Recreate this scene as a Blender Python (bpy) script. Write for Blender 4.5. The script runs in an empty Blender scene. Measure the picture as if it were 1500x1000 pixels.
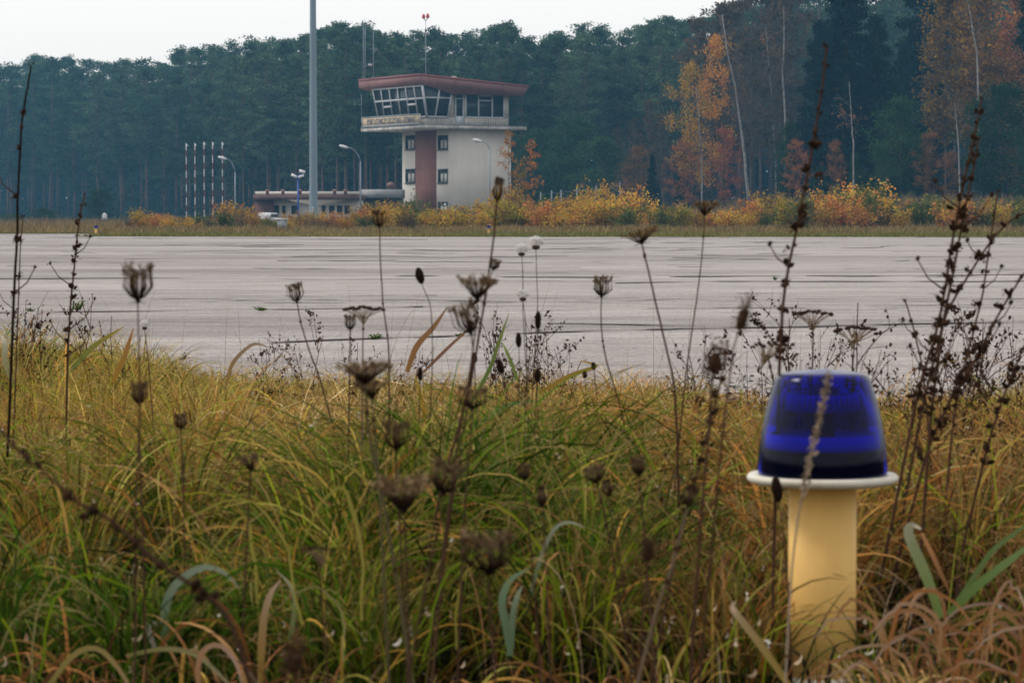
import bpy, math, random
import numpy as np
rng = np.random.default_rng(7)
random.seed(7)
R = math.radians
sc = bpy.context.scene
COL = sc.collection

# ------------------------------------------------------------------ camera
F = 4375.0                      # focal length in pixels of a 1500 px wide frame
CAMZ = 0.61
TH = math.atan(178 / F)
cam_d = bpy.data.cameras.new("camera")
cam = bpy.data.objects.new("camera", cam_d)
COL.objects.link(cam)
cam.location = (0, 0, CAMZ)
cam.rotation_euler = (R(90) - TH, 0, 0)
cam_d.sensor_width = 36
cam_d.lens = 36 * F / 1500
cam_d.clip_start = 0.05
cam_d.clip_end = 5000
cam_d.dof.use_dof = True
cam_d.dof.focus_distance = 15
cam_d.dof.aperture_fstop = 20
sc.camera = cam

# ------------------------------------------------------------------ light
w = bpy.data.worlds.new("World")
sc.world = w
w.use_nodes = True
wn = w.node_tree
sky = wn.nodes.new("ShaderNodeTexSky")
sky.sky_type = 'NISHITA'
sky.sun_disc = False
SUN_EL, SUN_AZ = 48, -80       # azimuth from +Y, positive to the right
sky.sun_elevation = R(SUN_EL)
sky.sun_rotation = R(SUN_AZ)
sky.altitude = 100
sky.air_density = 1.0
sky.dust_density = 2.0
sky.ozone_density = 1.0
bg = wn.nodes["Background"]
wn.links.new(sky.outputs[0], bg.inputs[0])
bg.inputs[1].default_value = 0.05
# high white overcast in front of the clear sky
cb_ = wn.nodes.new("ShaderNodeBackground"); cb_.inputs[0].default_value = (1.0, 0.945, 0.915, 1); # brighter towards the veiled sun ahead and to the left, duller behind the camera
tcw = wn.nodes.new("ShaderNodeTexCoord"); dt_ = wn.nodes.new("ShaderNodeVectorMath"); dt_.operation = 'DOT_PRODUCT'
dt_.inputs[1].default_value = (-.30, .93, .20); wn.links.new(tcw.outputs["Generated"], dt_.inputs[0])
mrw = wn.nodes.new("ShaderNodeMapRange"); mrw.interpolation_type = 'SMOOTHSTEP'
mrw.inputs[1].default_value = -.6; mrw.inputs[2].default_value = .85; mrw.inputs[3].default_value = .80; mrw.inputs[4].default_value = 1.01
wn.links.new(dt_.outputs["Value"], mrw.inputs[0]); wn.links.new(mrw.outputs[0], cb_.inputs[1])
ad_ = wn.nodes.new("ShaderNodeAddShader"); wn.links.new(bg.outputs[0], ad_.inputs[0]); wn.links.new(cb_.outputs[0], ad_.inputs[1])
wn.links.new(ad_.outputs[0], wn.nodes["World Output"].inputs[0])
sd = bpy.data.lights.new("sun", 'SUN')
sd.energy = 1.5
sd.angle = R(16)
sd.color = (1.0, 0.95, 0.88)
sun = bpy.data.objects.new("sun", sd)
COL.objects.link(sun)
sdx, sdy, sdz = math.sin(R(SUN_AZ)) * math.cos(R(SUN_EL)), math.cos(R(SUN_AZ)) * math.cos(R(SUN_EL)), math.sin(R(SUN_EL))
from mathutils import Vector, Matrix
sun.rotation_euler = Vector((sdx, sdy, sdz)).to_track_quat('Z', 'Y').to_euler()
sc.view_settings.view_transform = 'Standard'
sc.view_settings.look = 'None'
sc.view_settings.exposure = -0.1
sc.view_settings.gamma = 1
sc.view_settings.use_curve_mapping = False
sc.render.engine = 'CYCLES'
sc.cycles.use_denoising = True
sc.cycles.max_bounces = 6
sc.cycles.transparent_max_bounces = 12
sc.cycles.volume_bounces = 0

# ------------------------------------------------------------------ pixel to place
cT, sT = math.cos(TH), math.sin(TH)
def at(px, py, Y):
    a, b = (px - 750) / F, (500 - py) / F
    dx, dy, dz = a, b * sT + cT, b * cT - sT
    t = Y / dy
    return Vector((dx * t, Y, CAMZ + dz * t))
def ground(px, py):
    a, b = (px - 750) / F, (500 - py) / F
    dx, dy, dz = a, b * sT + cT, b * cT - sT
    t = -CAMZ / dz
    return Vector((dx * t, dy * t, 0))
def zat(py, Y): return at(750, py, Y).z
def xat(px, Y): return (px - 750) / F * Y
def sstep(a, b, x):
    t = np.clip((np.asarray(x, float) - a) / (b - a), 0, 1)
    return t * t * (3 - 2 * t)
def gz(x, y):
    "height of the land: flat airfield, a low rise under the wood on the right"
    return float(1.9 * sstep(165, 235, y) * sstep(6, 26, x) + 1.0 * sstep(250, 330, y) * sstep(8, 40, x))

# value noise for placing things
_tab = rng.random((64, 64))
def vnoise(x, y):
    x = np.asarray(x, float); y = np.asarray(y, float)
    xi = np.floor(x).astype(int); yi = np.floor(y).astype(int)
    fx = x - xi; fy = y - yi
    fx = fx * fx * (3 - 2 * fx); fy = fy * fy * (3 - 2 * fy)
    g = lambda i, j: _tab[i % 64, j % 64]
    return (g(xi, yi) * (1 - fx) + g(xi + 1, yi) * fx) * (1 - fy) + (g(xi, yi + 1) * (1 - fx) + g(xi + 1, yi + 1) * fx) * fy

# ------------------------------------------------------------------ mesh builder
class MB:
    def __init__(s):
        s.v = []; s.c = []; s.q = []; s.t = []; s.n = 0
    def add(s, verts, quads=None, tris=None, col=None):
        verts = np.asarray(verts, float).reshape(-1, 3)
        if quads is not None and len(quads): s.q.append(np.asarray(quads, int).reshape(-1, 4) + s.n)
        if tris is not None and len(tris): s.t.append(np.asarray(tris, int).reshape(-1, 3) + s.n)
        s.v.append(verts)
        if col is None: col = (0.5, 0.5, 0.5)
        col = np.asarray(col, float)
        if col.ndim == 1: col = np.tile(col, (len(verts), 1))
        s.c.append(col)
        s.n += len(verts)
        return s
    def box(s, x0, x1, y0, y1, z0, z1, col=None):
        v = [(x, y, z) for z in (z0, z1) for y in (y0, y1) for x in (x0, x1)]
        return s.add(v, quads=[(0, 2, 3, 1), (4, 5, 7, 6), (0, 1, 5, 4), (2, 6, 7, 3), (0, 4, 6, 2), (1, 3, 7, 5)], col=col)
    def prism(s, base, top, col=None):
        "two matching rings of points, capped (convex)"
        n = len(base); v = list(base) + list(top)
        s.add(v, quads=[(i, (i + 1) % n, n + (i + 1) % n, n + i) for i in range(n)], col=col)
        m = s.n - 2 * n
        s.t.append(np.array([(m, m + i + 1, m + i) for i in range(1, n - 1)] + [(m + n, m + n + i, m + n + i + 1) for i in range(1, n - 1)]))
        return s
    def tube(s, pts, rad, seg=6, col=None, cap=True):
        P = np.asarray([tuple(p) for p in pts], float); n = len(P)
        r = np.broadcast_to(np.asarray(rad, float), (n,)) if np.ndim(rad) == 0 or len(np.atleast_1d(rad)) == n else np.linspace(rad[0], rad[-1], n)
        T = np.gradient(P, axis=0); T /= np.linalg.norm(T, axis=1)[:, None] + 1e-12
        ref = np.array([0, 0, 1.0]) if abs(T[:, 2]).mean() < .8 else np.array([1.0, 0, 0])
        A = np.cross(T, ref); A /= np.linalg.norm(A, axis=1)[:, None] + 1e-12
        B = np.cross(T, A)
        th = np.arange(seg) * 2 * math.pi / seg
        V = P[:, None] + r[:, None, None] * (np.cos(th)[None, :, None] * A[:, None] + np.sin(th)[None, :, None] * B[:, None])
        i = np.arange(n - 1)[:, None] * seg; k = np.arange(seg)[None]; k2 = (k + 1) % seg
        Q = np.stack([i + k, i + seg + k, i + seg + k2, i + k2], -1).reshape(-1, 4)
        c = col
        if col is not None and np.ndim(col) == 2: c = np.repeat(np.asarray(col), seg, axis=0)
        s.add(V, quads=Q, col=c)
        if cap:
            m = s.n - n * seg; e = s.n - seg
            s.t.append(np.array([(m, m + j, m + j + 1) for j in range(1, seg - 1)] + [(e, e + j + 1, e + j) for j in range(1, seg - 1)]))
        return s
    def lathe(s, prof, seg=24, c=(0, 0, 0), col=None):
        P = np.asarray(prof, float); n = len(P); th = np.arange(seg) * 2 * math.pi / seg
        V = np.stack([P[:, 0:1] * np.cos(th) + c[0], P[:, 0:1] * np.sin(th) + c[1], np.repeat(P[:, 1:2], seg, 1) + c[2]], -1)
        i = np.arange(n - 1)[:, None] * seg; k = np.arange(seg)[None]; k2 = (k + 1) % seg
        return s.add(V, quads=np.stack([i + k, i + k2, i + seg + k2, i + seg + k], -1).reshape(-1, 4), col=col)
    def ell(s, c, ax, r, seg=8, rings=6, col=None, rough=0.0):
        "ellipsoid round centre c: long half-axis vector ax, radius r"
        ax = np.asarray(tuple(ax), float); L = np.linalg.norm(ax); w_ = ax / L
        ref = np.array([0, 0, 1.0]) if abs(w_[2]) < .8 else np.array([1.0, 0, 0])
        a = np.cross(w_, ref); a /= np.linalg.norm(a); b = np.cross(w_, a)
        ph = np.linspace(0.02, math.pi - 0.02, rings + 1); th = np.arange(seg) * 2 * math.pi / seg
        rr = r * np.sin(ph)[:, None] * (1 + rough * rng.uniform(-1, 1, (rings + 1, seg)))
        V = np.asarray(tuple(c)) - np.cos(ph)[:, None, None] * L * w_ + rr[..., None] * (np.cos(th)[None, :, None] * a + np.sin(th)[None, :, None] * b)
        i = np.arange(rings)[:, None] * seg; k = np.arange(seg)[None]; k2 = (k + 1) % seg
        return s.add(V, quads=np.stack([i + k, i + k2, i + seg + k2, i + seg + k], -1).reshape(-1, 4), col=col)
    def leaves(s, C, size, col, aspect=0.45, up=0.0, droop=0.0, rnd=rng):
        "one small pointed leaf (rhombus) per centre, random direction"
        C = np.asarray(C, float).reshape(-1, 3); n = len(C)
        d = rnd.normal(size=(n, 3)); d[:, 2] = d[:, 2] * (1 - abs(up)) + up * 1.2 - droop
        d /= np.linalg.norm(d, axis=1)[:, None]
        e = np.cross(d, rnd.normal(size=(n, 3))); e /= np.linalg.norm(e, axis=1)[:, None] + 1e-9
        sz = np.asarray(size, float) * rnd.uniform(0.6, 1.3, n)
        d = d * sz[:, None] * .5; e = e * sz[:, None] * .5 * aspect
        V = np.stack([C - d, C + e, C + d, C - e], 1).reshape(-1, 3)
        Q = np.arange(n * 4).reshape(n, 4)
        c = np.asarray(col, float)
        if c.ndim == 2: c = np.repeat(c, 4, axis=0)
        return s.add(V, quads=Q, col=c)
    def ribbons(s, P, W, col):
        "n blades: P (n,k,3) centre lines, W (n,k) widths, col (n,k,3)"
        n, k, _ = P.shape
        T = np.gradient(P, axis=1)
        side = np.cross(T, np.array([0, 0, 1.0])) + 1e-6
        side /= np.linalg.norm(side, axis=2)[..., None] + 1e-9
        a = rng.uniform(-1.2, 1.2, n)[:, None, None]        # turn each blade about its own axis
        nrm = np.cross(T, side); nrm /= np.linalg.norm(nrm, axis=2)[..., None] + 1e-9
        side = side * np.cos(a) + nrm * np.sin(a)
        L = P - side * W[..., None] / 2; Rr = P + side * W[..., None] / 2
        V = np.stack([L, Rr], 2).reshape(-1, 3)
        base = (np.arange(n) * k * 2)[:, None] + (np.arange(k - 1) * 2)[None]
        Q = np.stack([base, base + 1, base + 3, base + 2], -1).reshape(-1, 4)
        return s.add(V, quads=Q, col=np.repeat(col.reshape(-1, 3), 2, axis=0))
    def mesh(s, name, mat, smooth=False, origin=None):
        me = bpy.data.meshes.new(name)
        V = np.concatenate(s.v)
        if origin is not None: V = V - np.asarray(tuple(origin))
        q = np.concatenate(s.q) if s.q else np.zeros((0, 4), int)
        t = np.concatenate(s.t) if s.t else np.zeros((0, 3), int)
        me.vertices.add(len(V)); me.vertices.foreach_set("co", V.astype(np.float32).ravel())
        me.loops.add(q.size + t.size)
        me.loops.foreach_set("vertex_index", np.concatenate([q.ravel(), t.ravel()]).astype(np.int32))
        me.polygons.add(len(q) + len(t))
        me.polygons.foreach_set("loop_start", np.concatenate([np.arange(len(q)) * 4, q.size + np.arange(len(t)) * 3]).astype(np.int32))
        if smooth: me.polygons.foreach_set("use_smooth", np.ones(len(q) + len(t), bool))
        me.update()
        ca = me.color_attributes.new("col", 'FLOAT_COLOR', 'POINT')
        C = np.concatenate(s.c); ca.data.foreach_set("color", np.concatenate([C, np.ones((len(C), 1))], 1).astype(np.float32).ravel())
        me.validate()
        me.materials.append(mat)
        return me
    def obj(s, name, mat, parent=None, smooth=False, origin=None, loc=None):
        o = bpy.data.objects.new(name, s.mesh(name, mat, smooth, origin))
        COL.objects.link(o)
        if parent is not None: o.parent = parent
        if loc is not None: o.location = loc
        return o

def tag(o, label=None, cat=None, group=None, kind=None):
    if label: o["label"] = label
    if cat: o["category"] = cat
    if group: o["group"] = group
    if kind: o["kind"] = kind
    return o
def thing(name, label, cat, loc=(0, 0, 0), rz=0, group=None):
    o = bpy.data.objects.new(name, None); COL.objects.link(o)
    o.location = loc; o.rotation_euler = (0, 0, rz); o.empty_display_size = .1
    return tag(o, label, cat, group)
_used = set()
def copy_tree(o, parent=None):
    c = o.copy(); COL.objects.link(c)
    if parent is not None: c.parent = parent
    for ch in list(o.children): copy_tree(ch, c)
    return c
def place(proto, loc, rz=0, scale=(1, 1, 1), label=None, cat=None, group=None):
    if proto.name in _used: o = copy_tree(proto)
    else: o = proto; _used.add(proto.name)
    o.location = loc; o.rotation_euler = (0, 0, rz); o.scale = scale
    return tag(o, label, cat, group)

# ------------------------------------------------------------------ materials
def new_mat(name):
    m = bpy.data.materials.new(name); m.use_nodes = True
    return m, m.node_tree.nodes, m.node_tree.links, m.node_tree.nodes["Principled BSDF"]
def mat(name, col, rough=.7, var=.18, scale=3.0, bump=.0, metal=0, spec=.4, dirt=None, stretch=(1, 1, 1)):
    m, N, L, p = new_mat(name)
    tc = N.new("ShaderNodeTexCoord"); mp = N.new("ShaderNodeMapping"); L.new(tc.outputs["Object"], mp.inputs[0]); mp.inputs["Scale"].default_value = stretch
    n = N.new("ShaderNodeTexNoise"); n.inputs["Scale"].default_value = scale; n.inputs["Detail"].default_value = 6; n.inputs["Roughness"].default_value = .65
    L.new(mp.outputs[0], n.inputs["Vector"])
    r = N.new("ShaderNodeValToRGB"); L.new(n.outputs["Fac"], r.inputs[0])
    r.color_ramp.elements[0].position = .3; r.color_ramp.elements[1].position = .7
    d = dirt if dirt else [c * (1 - var * 1.6) for c in col]
    r.color_ramp.elements[0].color = (*d, 1); r.color_ramp.elements[1].color = (*[min(1, c * (1 + var * .5)) for c in col], 1)
    L.new(r.outputs[0], p.inputs["Base Color"])
    p.inputs["Roughness"].default_value = rough; p.inputs["Metallic"].default_value = metal; p.inputs["Specular IOR Level"].default_value = spec
    if bump:
        b = N.new("ShaderNodeBump"); b.inputs["Strength"].default_value = bump; b.inputs["Distance"].default_value = .01
        L.new(n.outputs["Fac"], b.inputs["Height"]); L.new(b.outputs[0], p.inputs["Normal"])
    return m
def leaf_mat(name, transl=.35, rough=.7, spec=.25, vary=.25):
    "colour from the mesh, shifted a little per plant; thin so it lets light through"
    m, N, L, p = new_mat(name)
    a = N.new("ShaderNodeAttribute"); a.attribute_name = "col"
    oi = N.new("ShaderNodeObjectInfo")
    mr = N.new("ShaderNodeMapRange"); L.new(oi.outputs["Random"], mr.inputs[0]); mr.inputs[3].default_value = 1 - vary; mr.inputs[4].default_value = 1 + vary
    hs = N.new("ShaderNodeHueSaturation"); L.new(a.outputs["Color"], hs.inputs["Color"]); L.new(mr.outputs[0], hs.inputs["Value"])
    mr2 = N.new("ShaderNodeMapRange"); L.new(oi.outputs["Random"], mr2.inputs[0]); mr2.inputs[3].default_value = .5 + vary * .06; mr2.inputs[4].default_value = .5 - vary * .06
    L.new(mr2.outputs[0], hs.inputs["Hue"])
    L.new(hs.outputs[0], p.inputs["Base Color"])
    p.inputs["Roughness"].default_value = rough; p.inputs["Specular IOR Level"].default_value = spec
    if transl:
        t = N.new("ShaderNodeBsdfTranslucent"); L.new(hs.outputs[0], t.inputs[0])
        mx = N.new("ShaderNodeMixShader"); mx.inputs[0].default_value = transl
        L.new(p.outputs[0], mx.inputs[1]); L.new(t.outputs[0], mx.inputs[2]); L.new(mx.outputs[0], N["Material Output"].inputs[0])
    return m
M_leaf = leaf_mat("leaf", .3, .8, .03, .4)
M_grass = leaf_mat("grass_blade", .25, .7, .05, 0)
M_band = leaf_mat("banded_paint", 0, .5, .4, 0)
M_dry = leaf_mat("dry_plant", .12, .9, .03, 0)
M_bark = mat("bark", (.10, .075, .06), .9, .4, 2, .3)
M_pinebark = mat("pine_bark", (.16, .10, .07), .9, .4, 1, .3)
M_birch = mat("birch_bark", (.34, .33, .31), .7, .5, 5, .1, dirt=(.12, .11, .10), stretch=(1, 1, .6))
M_greytwig = mat("grey_bark", (.15, .125, .11), .9, .3, 3)

# ================================================================== THE SETTING
def ground_mat():
    m, N, L, p = new_mat("ground_soil")
    tc = N.new("ShaderNodeTexCoord")
    def noise(scale, detail=6, stretch=(1, 1, 1)):
        mp = N.new("ShaderNodeMapping"); mp.inputs["Scale"].default_value = stretch; L.new(tc.outputs["Object"], mp.inputs[0])
        n = N.new("ShaderNodeTexNoise"); n.inputs["Scale"].default_value = scale; n.inputs["Detail"].default_value = detail; L.new(mp.outputs[0], n.inputs["Vector"])
        return n
    n1 = noise(.12); n2 = noise(2.5, 8)
    r = N.new("ShaderNodeValToRGB"); L.new(n2.outputs[0], r.inputs[0])
    e = r.color_ramp.elements; e[0].position = .3; e[0].color = (.014, .013, .006, 1); e[1].position = .7; e[1].color = (.045, .034, .018, 1)
    r2 = N.new("ShaderNodeValToRGB"); L.new(n1.outputs[0], r2.inputs[0])
    e = r2.color_ramp.elements; e[0].position = .4; e[0].color = (.05, .042, .022, 1); e[1].position = .6; e[1].color = (.028, .034, .012, 1)
    mx = N.new("ShaderNodeMixRGB"); mx.inputs[0].default_value = .5; L.new(r.outputs[0], mx.inputs[1]); L.new(r2.outputs[0], mx.inputs[2])
    L.new(mx.outputs[0], p.inputs["Base Color"]); p.inputs["Roughness"].default_value = 1; p.inputs["Specular IOR Level"].default_value = 0
    b = N.new("ShaderNodeBump"); b.inputs["Strength"].default_value = .6; b.inputs["Distance"].default_value = .05; L.new(n2.outputs[0], b.inputs["Height"]); L.new(b.outputs[0], p.inputs["Normal"])
    return m
xs = np.concatenate([[-700, -400, -200, -100], np.arange(-70, 90, 2.5), [100, 140, 200, 400, 700]])
ys = np.concatenate([[-40, -5], np.arange(0, 160, 10), np.arange(160, 400, 5), [420, 500, 700, 1000, 1500]])
g = MB(); X, Y = np.meshgrid(xs, ys)
Z = 1.9 * sstep(165, 235, Y) * sstep(6, 26, X) + 1.0 * sstep(250, 330, Y) * sstep(8, 40, X) + .12 * (vnoise(X / 9, Y / 9) - .5) * sstep(125, 170, Y)
nx = len(xs); ii = (np.arange(len(ys) - 1)[:, None] * nx + np.arange(nx - 1)[None]).ravel()
g.add(np.stack([X, Y, Z], -1), quads=np.stack([ii, ii + 1, ii + nx + 1, ii + nx], 1))
tag(g.obj("ground", ground_mat(), smooth=True), kind="structure")

def concrete_mat():
    m, N, L, p = new_mat("apron_concrete")
    tc = N.new("ShaderNodeTexCoord")
    def noise(scale, detail, stretch, rough=.6, dist=0):
        mp = N.new("ShaderNodeMapping"); mp.inputs["Scale"].default_value = stretch; L.new(tc.outputs["Object"], mp.inputs[0])
        n = N.new("ShaderNodeTexNoise"); n.inputs["Scale"].default_value = scale; n.inputs["Detail"].default_value = detail; n.inputs["Roughness"].default_value = rough
        n.inputs["Distortion"].default_value = dist
        L.new(mp.outputs[0], n.inputs["Vector"]); return n
    def ramp(n, a, b, ca, cb):
        r = N.new("ShaderNodeValToRGB"); L.new(n.outputs[0], r.inputs[0]); e = r.color_ramp.elements
        e[0].position = a; e[1].position = b; e[0].color = (*ca, 1); e[1].color = (*cb, 1); return r
    def mul(a, b, f=1):
        x = N.new("ShaderNodeMixRGB"); x.blend_type = 'MULTIPLY'; x.inputs[0].default_value = f; L.new(a.outputs[0], x.inputs[1]); L.new(b.outputs[0], x.inputs[2]); return x
    base = ramp(noise(.25, 5, (.35, 1, 1)), .35, .68, (.375, .350, .322), (.53, .495, .46))
    agg = ramp(noise(55, 3, (1, 1, 1), .7), .36, .62, (.62, .62, .64), (1.14, 1.13, 1.12))
    fine = ramp(noise(9, 6, (.5, 1, 1), .75), .3, .7, (.80, .79, .79), (1.06, 1.06, 1.06))
    spk = ramp(noise(2.2, 8, (.35, 1, 1), .8), .34, .62, (.74, .73, .73), (1.10, 1.10, 1.09))
    st1 = ramp(noise(1, 8, (.06, .33, 1), .78, .5), .36, .47, (.60, .59, .60), (1, 1, 1))
    st2 = ramp(noise(1, 7, (.16, 1.7, 1), .75, .6), .31, .41, (.55, .54, .55), (1, 1, 1))
    st3 = ramp(noise(1, 5, (.02, .12, 1), .75, .2), .38, .47, (.72, .70, .70), (1, 1, 1))
    c = mul(base, agg); c = mul(c, fine); c = mul(c, spk); c = mul(c, st1, .6); c = mul(c, st2, .6); c = mul(c, st3, .6)
    L.new(c.outputs[0], p.inputs["Base Color"]); p.inputs["Roughness"].default_value = .95; p.inputs["Specular IOR Level"].default_value = .06
    nb = noise(60, 4, (1, 1, 1), .7)
    b = N.new("ShaderNodeBump"); b.inputs["Strength"].default_value = .5; b.inputs["Distance"].default_value = .008; L.new(nb.outputs[0], b.inputs["Height"]); L.new(b.outputs[0], p.inputs["Normal"])
    return m
# near edge wanders under the grass, far edge straight with the step to a farther strip on the left
def near_edge(x):
    return 10.0 - .30 * np.asarray(x, float) + .35 * (vnoise(np.asarray(x) * 1.7 + 9, 3.3) - .5) + 1.1 * sstep(-.9, -2.2, x)
ex = np.concatenate([[-60, -30, -12], np.arange(-6, 6.01, .08), [12, 30, 60]])
ey = near_edge(np.clip(ex, -6, 6))
farY = np.interp(ex, [-60, -16.25, -15.7, 0, 60], [128, 127.5, 107.5, 104.5, 101.0])
rb = MB()
colx = np.sort(np.concatenate([ex, [-16.3, -16.2, -15.8, -15.6]]))
ny = near_edge(np.clip(colx, -6, 6)); fy = np.interp(colx, [-60, -16.25, -15.7, 0, 60], [128, 127.5, 107.5, 104.5, 101.0])
V = []
for t_ in np.linspace(0, 1, 12):
    yy = ny + (fy - ny) * t_ ** 2
    V.append(np.stack([colx, yy, np.full_like(yy, .012)], 1))
nx = len(colx); ii = (np.arange(11)[:, None] * nx + np.arange(nx - 1)[None]).ravel()
rb.add(np.concatenate(V), quads=np.stack([ii, ii + 1, ii + nx + 1, ii + nx], 1))
tag(rb.obj("runway", concrete_mat()), kind="structure")

# dark open joints and cracks between the slabs: thin strips lying on the concrete
jm = mat("joint_tar", (.13, .115, .105), .95, .5, 4)
jb = MB()
def joint(pts, wpx, broken=.25, jit=.5):
    pts = [ground(px, py) for px, py in pts]
    P = np.array([tuple(p) for p in pts]); n = max(8, int(abs(P[-1, 0] - P[0, 0]) / (P[0, 1] * .004)))
    t_ = np.linspace(0, 1, n); s_ = np.linspace(0, 1, len(P))
    x = np.interp(t_, s_, P[:, 0]); y = np.interp(t_, s_, P[:, 1])
    pxm = y * y / (CAMZ * F)                       # metres of depth that cover one pixel row here
    k = rng.uniform(0, 60)
    y = y + (vnoise(x / (P[0, 1] * .03) + k, k) - .5) * pxm * jit * 3 + (vnoise(x / (P[0, 1] * .006) + k, k) - .5) * pxm * jit
    w_ = pxm * wpx * np.clip(vnoise(x / (P[0, 1] * .012) + k, k + 5) * 1.8 - broken, .0, 1.5)
    V = np.stack([np.stack([x, y - w_ / 2, np.full(n, .017)], 1), np.stack([x, y + w_ / 2, np.full(n, .017)], 1)], 1).reshape(-1, 3)
    i = np.arange(n - 1) * 2
    ok = (w_[:-1] > pxm[:-1] * .12)
    i = i[ok]
    if len(i): jb.add(V, quads=np.stack([i, i + 2, i + 3, i + 1], 1))
joint([(190, 516), (360, 511)], 1.1)
joint([(-40, 461), (210, 459), (430, 456), (620, 452)], 1.2)
joint([(360, 508), (560, 499), (700, 495), (850, 489), (1090, 484), (1540, 474)], 1.3, .15)
joint([(800, 477), (1100, 482)], 1.2)
joint([(-20, 411), (230, 409), (520, 406), (900, 408), (1540, 404)], 1.4, .3)
joint([(900, 416), (1150, 414), (1540, 414)], 1.1, .3)
for k in range(150):
    py = 349.5 + 130 * rng.random() ** 1.9 if k < 60 else rng.choice([rng.normal(399, 9), rng.normal(372, 8), rng.normal(448, 7)])
    px = rng.uniform(-100, 1500); Lp = rng.uniform(60, 520)
    sl = rng.uniform(-.006, .004)
    joint([(px, py), (px + Lp, py + sl * Lp)], rng.uniform(.22, .5), rng.uniform(.3, .8), 1.2)
tag(jb.obj("pavement_joints", jm), kind="structure")

# loose gravel where the concrete crumbles into the grass
gb = MB()
for k in range(2600):
    x = rng.uniform(-2.2, 2.4); y = float(near_edge(x)) + rng.normal(0.15, .55)
    s_ = rng.uniform(.003, .011); c_ = rng.uniform(.12, .5)
    gb.ell((x, y, .012 + s_ * .3), (s_, rng.uniform(-.4, .4) * s_, 0), s_ * .6, 5, 3, (c_, c_ * .95, c_ * .9), .25)
tag(gb.obj("gravel", leaf_mat("gravel_stone", 0, .9, .2, 0)), "loose grey gravel crumbled along the near edge of the runway", "gravel", kind="stuff")

# ================================================================== CONTROL TOWER
DT = 285.0
cu, su = math.cos(R(29)), math.sin(R(29))
Bx = xat(660, DT)
def uvw(u, v): return (Bx + cu * u - su * v, DT + su * u + cu * v)
def V_at(px, u):
    k = (px - 750) / F
    return (Bx + cu * u - k * (DT + su * u)) / (su + k * cu)
def U_at(px, v):
    k = (px - 750) / F
    return (k * (DT + cu * v) - Bx + su * v) / (cu - k * su)
def zt(py, u, v): return zat(py, uvw(u, v)[1])

M_render = mat("tower_render", (.80, .76, .66), .9, .16, .35, .1, dirt=(.64, .60, .52), stretch=(1, 1, .35))
M_conc = mat("slab_concrete", (.78, .75, .68), .85, .3, 1.2, .1, dirt=(.25, .23, .21))
M_brown = mat("brown_cladding", (.29, .125, .095), .8, .15, 2)
M_roof = mat("roof_fascia", (.31, .16, .14), .75, .2, 1.5, dirt=(.22, .11, .10))
M_rooftop = mat("roof_trim_red", (.27, .09, .085), .6, .15, 2)
M_white = mat("white_frame", (.66, .68, .70), .5, .12, 3)
M_panel = mat("cream_panel", (.68, .62, .52), .8, .15, 1.0, dirt=(.40, .37, .32))
M_dark = mat("dark_frame", (.05, .05, .055), .6, .2, 3)
M_glass = mat("dark_glass", (.030, .042, .046), .16, .15, .5, spec=.35)
M_soffit = mat("soffit", (.16, .15, .14), .9, .2, 1)
M_curtain = mat("white_curtain", (.60, .60, .56), .9, .2, 3, stretch=(6, 6, 1))
M_lamp = mat("lamp_white", (.80, .80, .80), .4, .06, 3)
M_steel = mat("galvanised_steel", (.30, .35, .39), .55, .2, 2, metal=.2)
M_mast = mat("mast_grey_paint", (.25, .33, .38), .6, .14, .8, dirt=(.20, .265, .31), stretch=(1, 1, .15))
M_red = mat("signal_red", (.60, .06, .05), .5, .1, 3)
M_blue = mat("blue_paint", (.03, .11, .42), .5, .15, 3)
M_sign = mat("sign_tan", (.62, .50, .33), .8, .1, 2)
M_ink = mat("sign_ink", (.11, .12, .16), .8, .1, 3)

tw = thing("control_tower", "cream airport control tower with brown stripe and slanted glass cab under a red-brown roof", "control tower", (Bx, DT, 0), R(29))
bu, bv = U_at(748.5, 0), V_at(589.5, 0)
z_s0, z_s1 = 9.22, 9.56
su0, sv0 = -3.6, -1.0
su1, sv1 = U_at(771.5, sv0), V_at(529, su0)
MB().box(0, bu, 0, bv, -.3, z_s0 - .003).obj("wall", M_render, tw)
# raised brown stripe on the left face
MB().box(-.08, -.002, V_at(639.5, 0), V_at(609.5, 0), -.3, z_s0 - .006).obj("stripe", M_brown, tw)
slab = MB().box(su0, su1, sv0, sv1, z_s0, z_s1).obj("floor_slab", M_conc, tw)
MB().box(su0 - .03, su1 + .03, sv0 - .03, sv1 + .03, z_s1 - .02, z_s1 + .03).obj("edge_trim", M_steel, slab)
# staircase windows either side of the stripe
for (pl, pr) in ((594.5, 608.5), (642, 656.5)):
    va, vb = V_at(pr, 0), V_at(pl, 0)
    for (pt, pb) in ((198, 219), (247.3, 268), (295.5, 316)):
        z1, z0 = zt(pt, 0, va), zt(pb, 0, va)
        f = MB()
        f.box(-.05, .0, va, vb, z1 - .09, z1).box(-.05, 0, va, vb, z0, z0 + .09)
        f.box(-.05, 0, va, va + .13, z0 + .09, z1 - .09).box(-.05, 0, vb - .13, vb, z0 + .09, z1 - .09)
        vm = va + (vb - va) * .38
        f.box(-.045, 0, vm, vm + .12, z0 + .09, z1 - .09).box(-.044, 0, va + .13, vb - .13, z1 - .42, z1 - .36)
        fo = f.obj("window", M_dark, tw)
        MB().box(-.012, -.003, va + .13, vb - .13, z0 + .09, z1 - .09).obj("pane", M_glass, fo)
        c = MB(); wv = vb - va
        c.box(-.022, -.014, va + .16, vm - .03, z0 + .1, z1 - .45).box(-.022, -.014, vm + .15, va + wv * .72, z0 + .1, z1 - .45)
        c.obj("curtain", M_curtain, fo)
        MB().box(-.14, -.052, va - .06, vb + .06, z0 - .07, z0).obj("sill", M_dark, fo)

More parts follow.
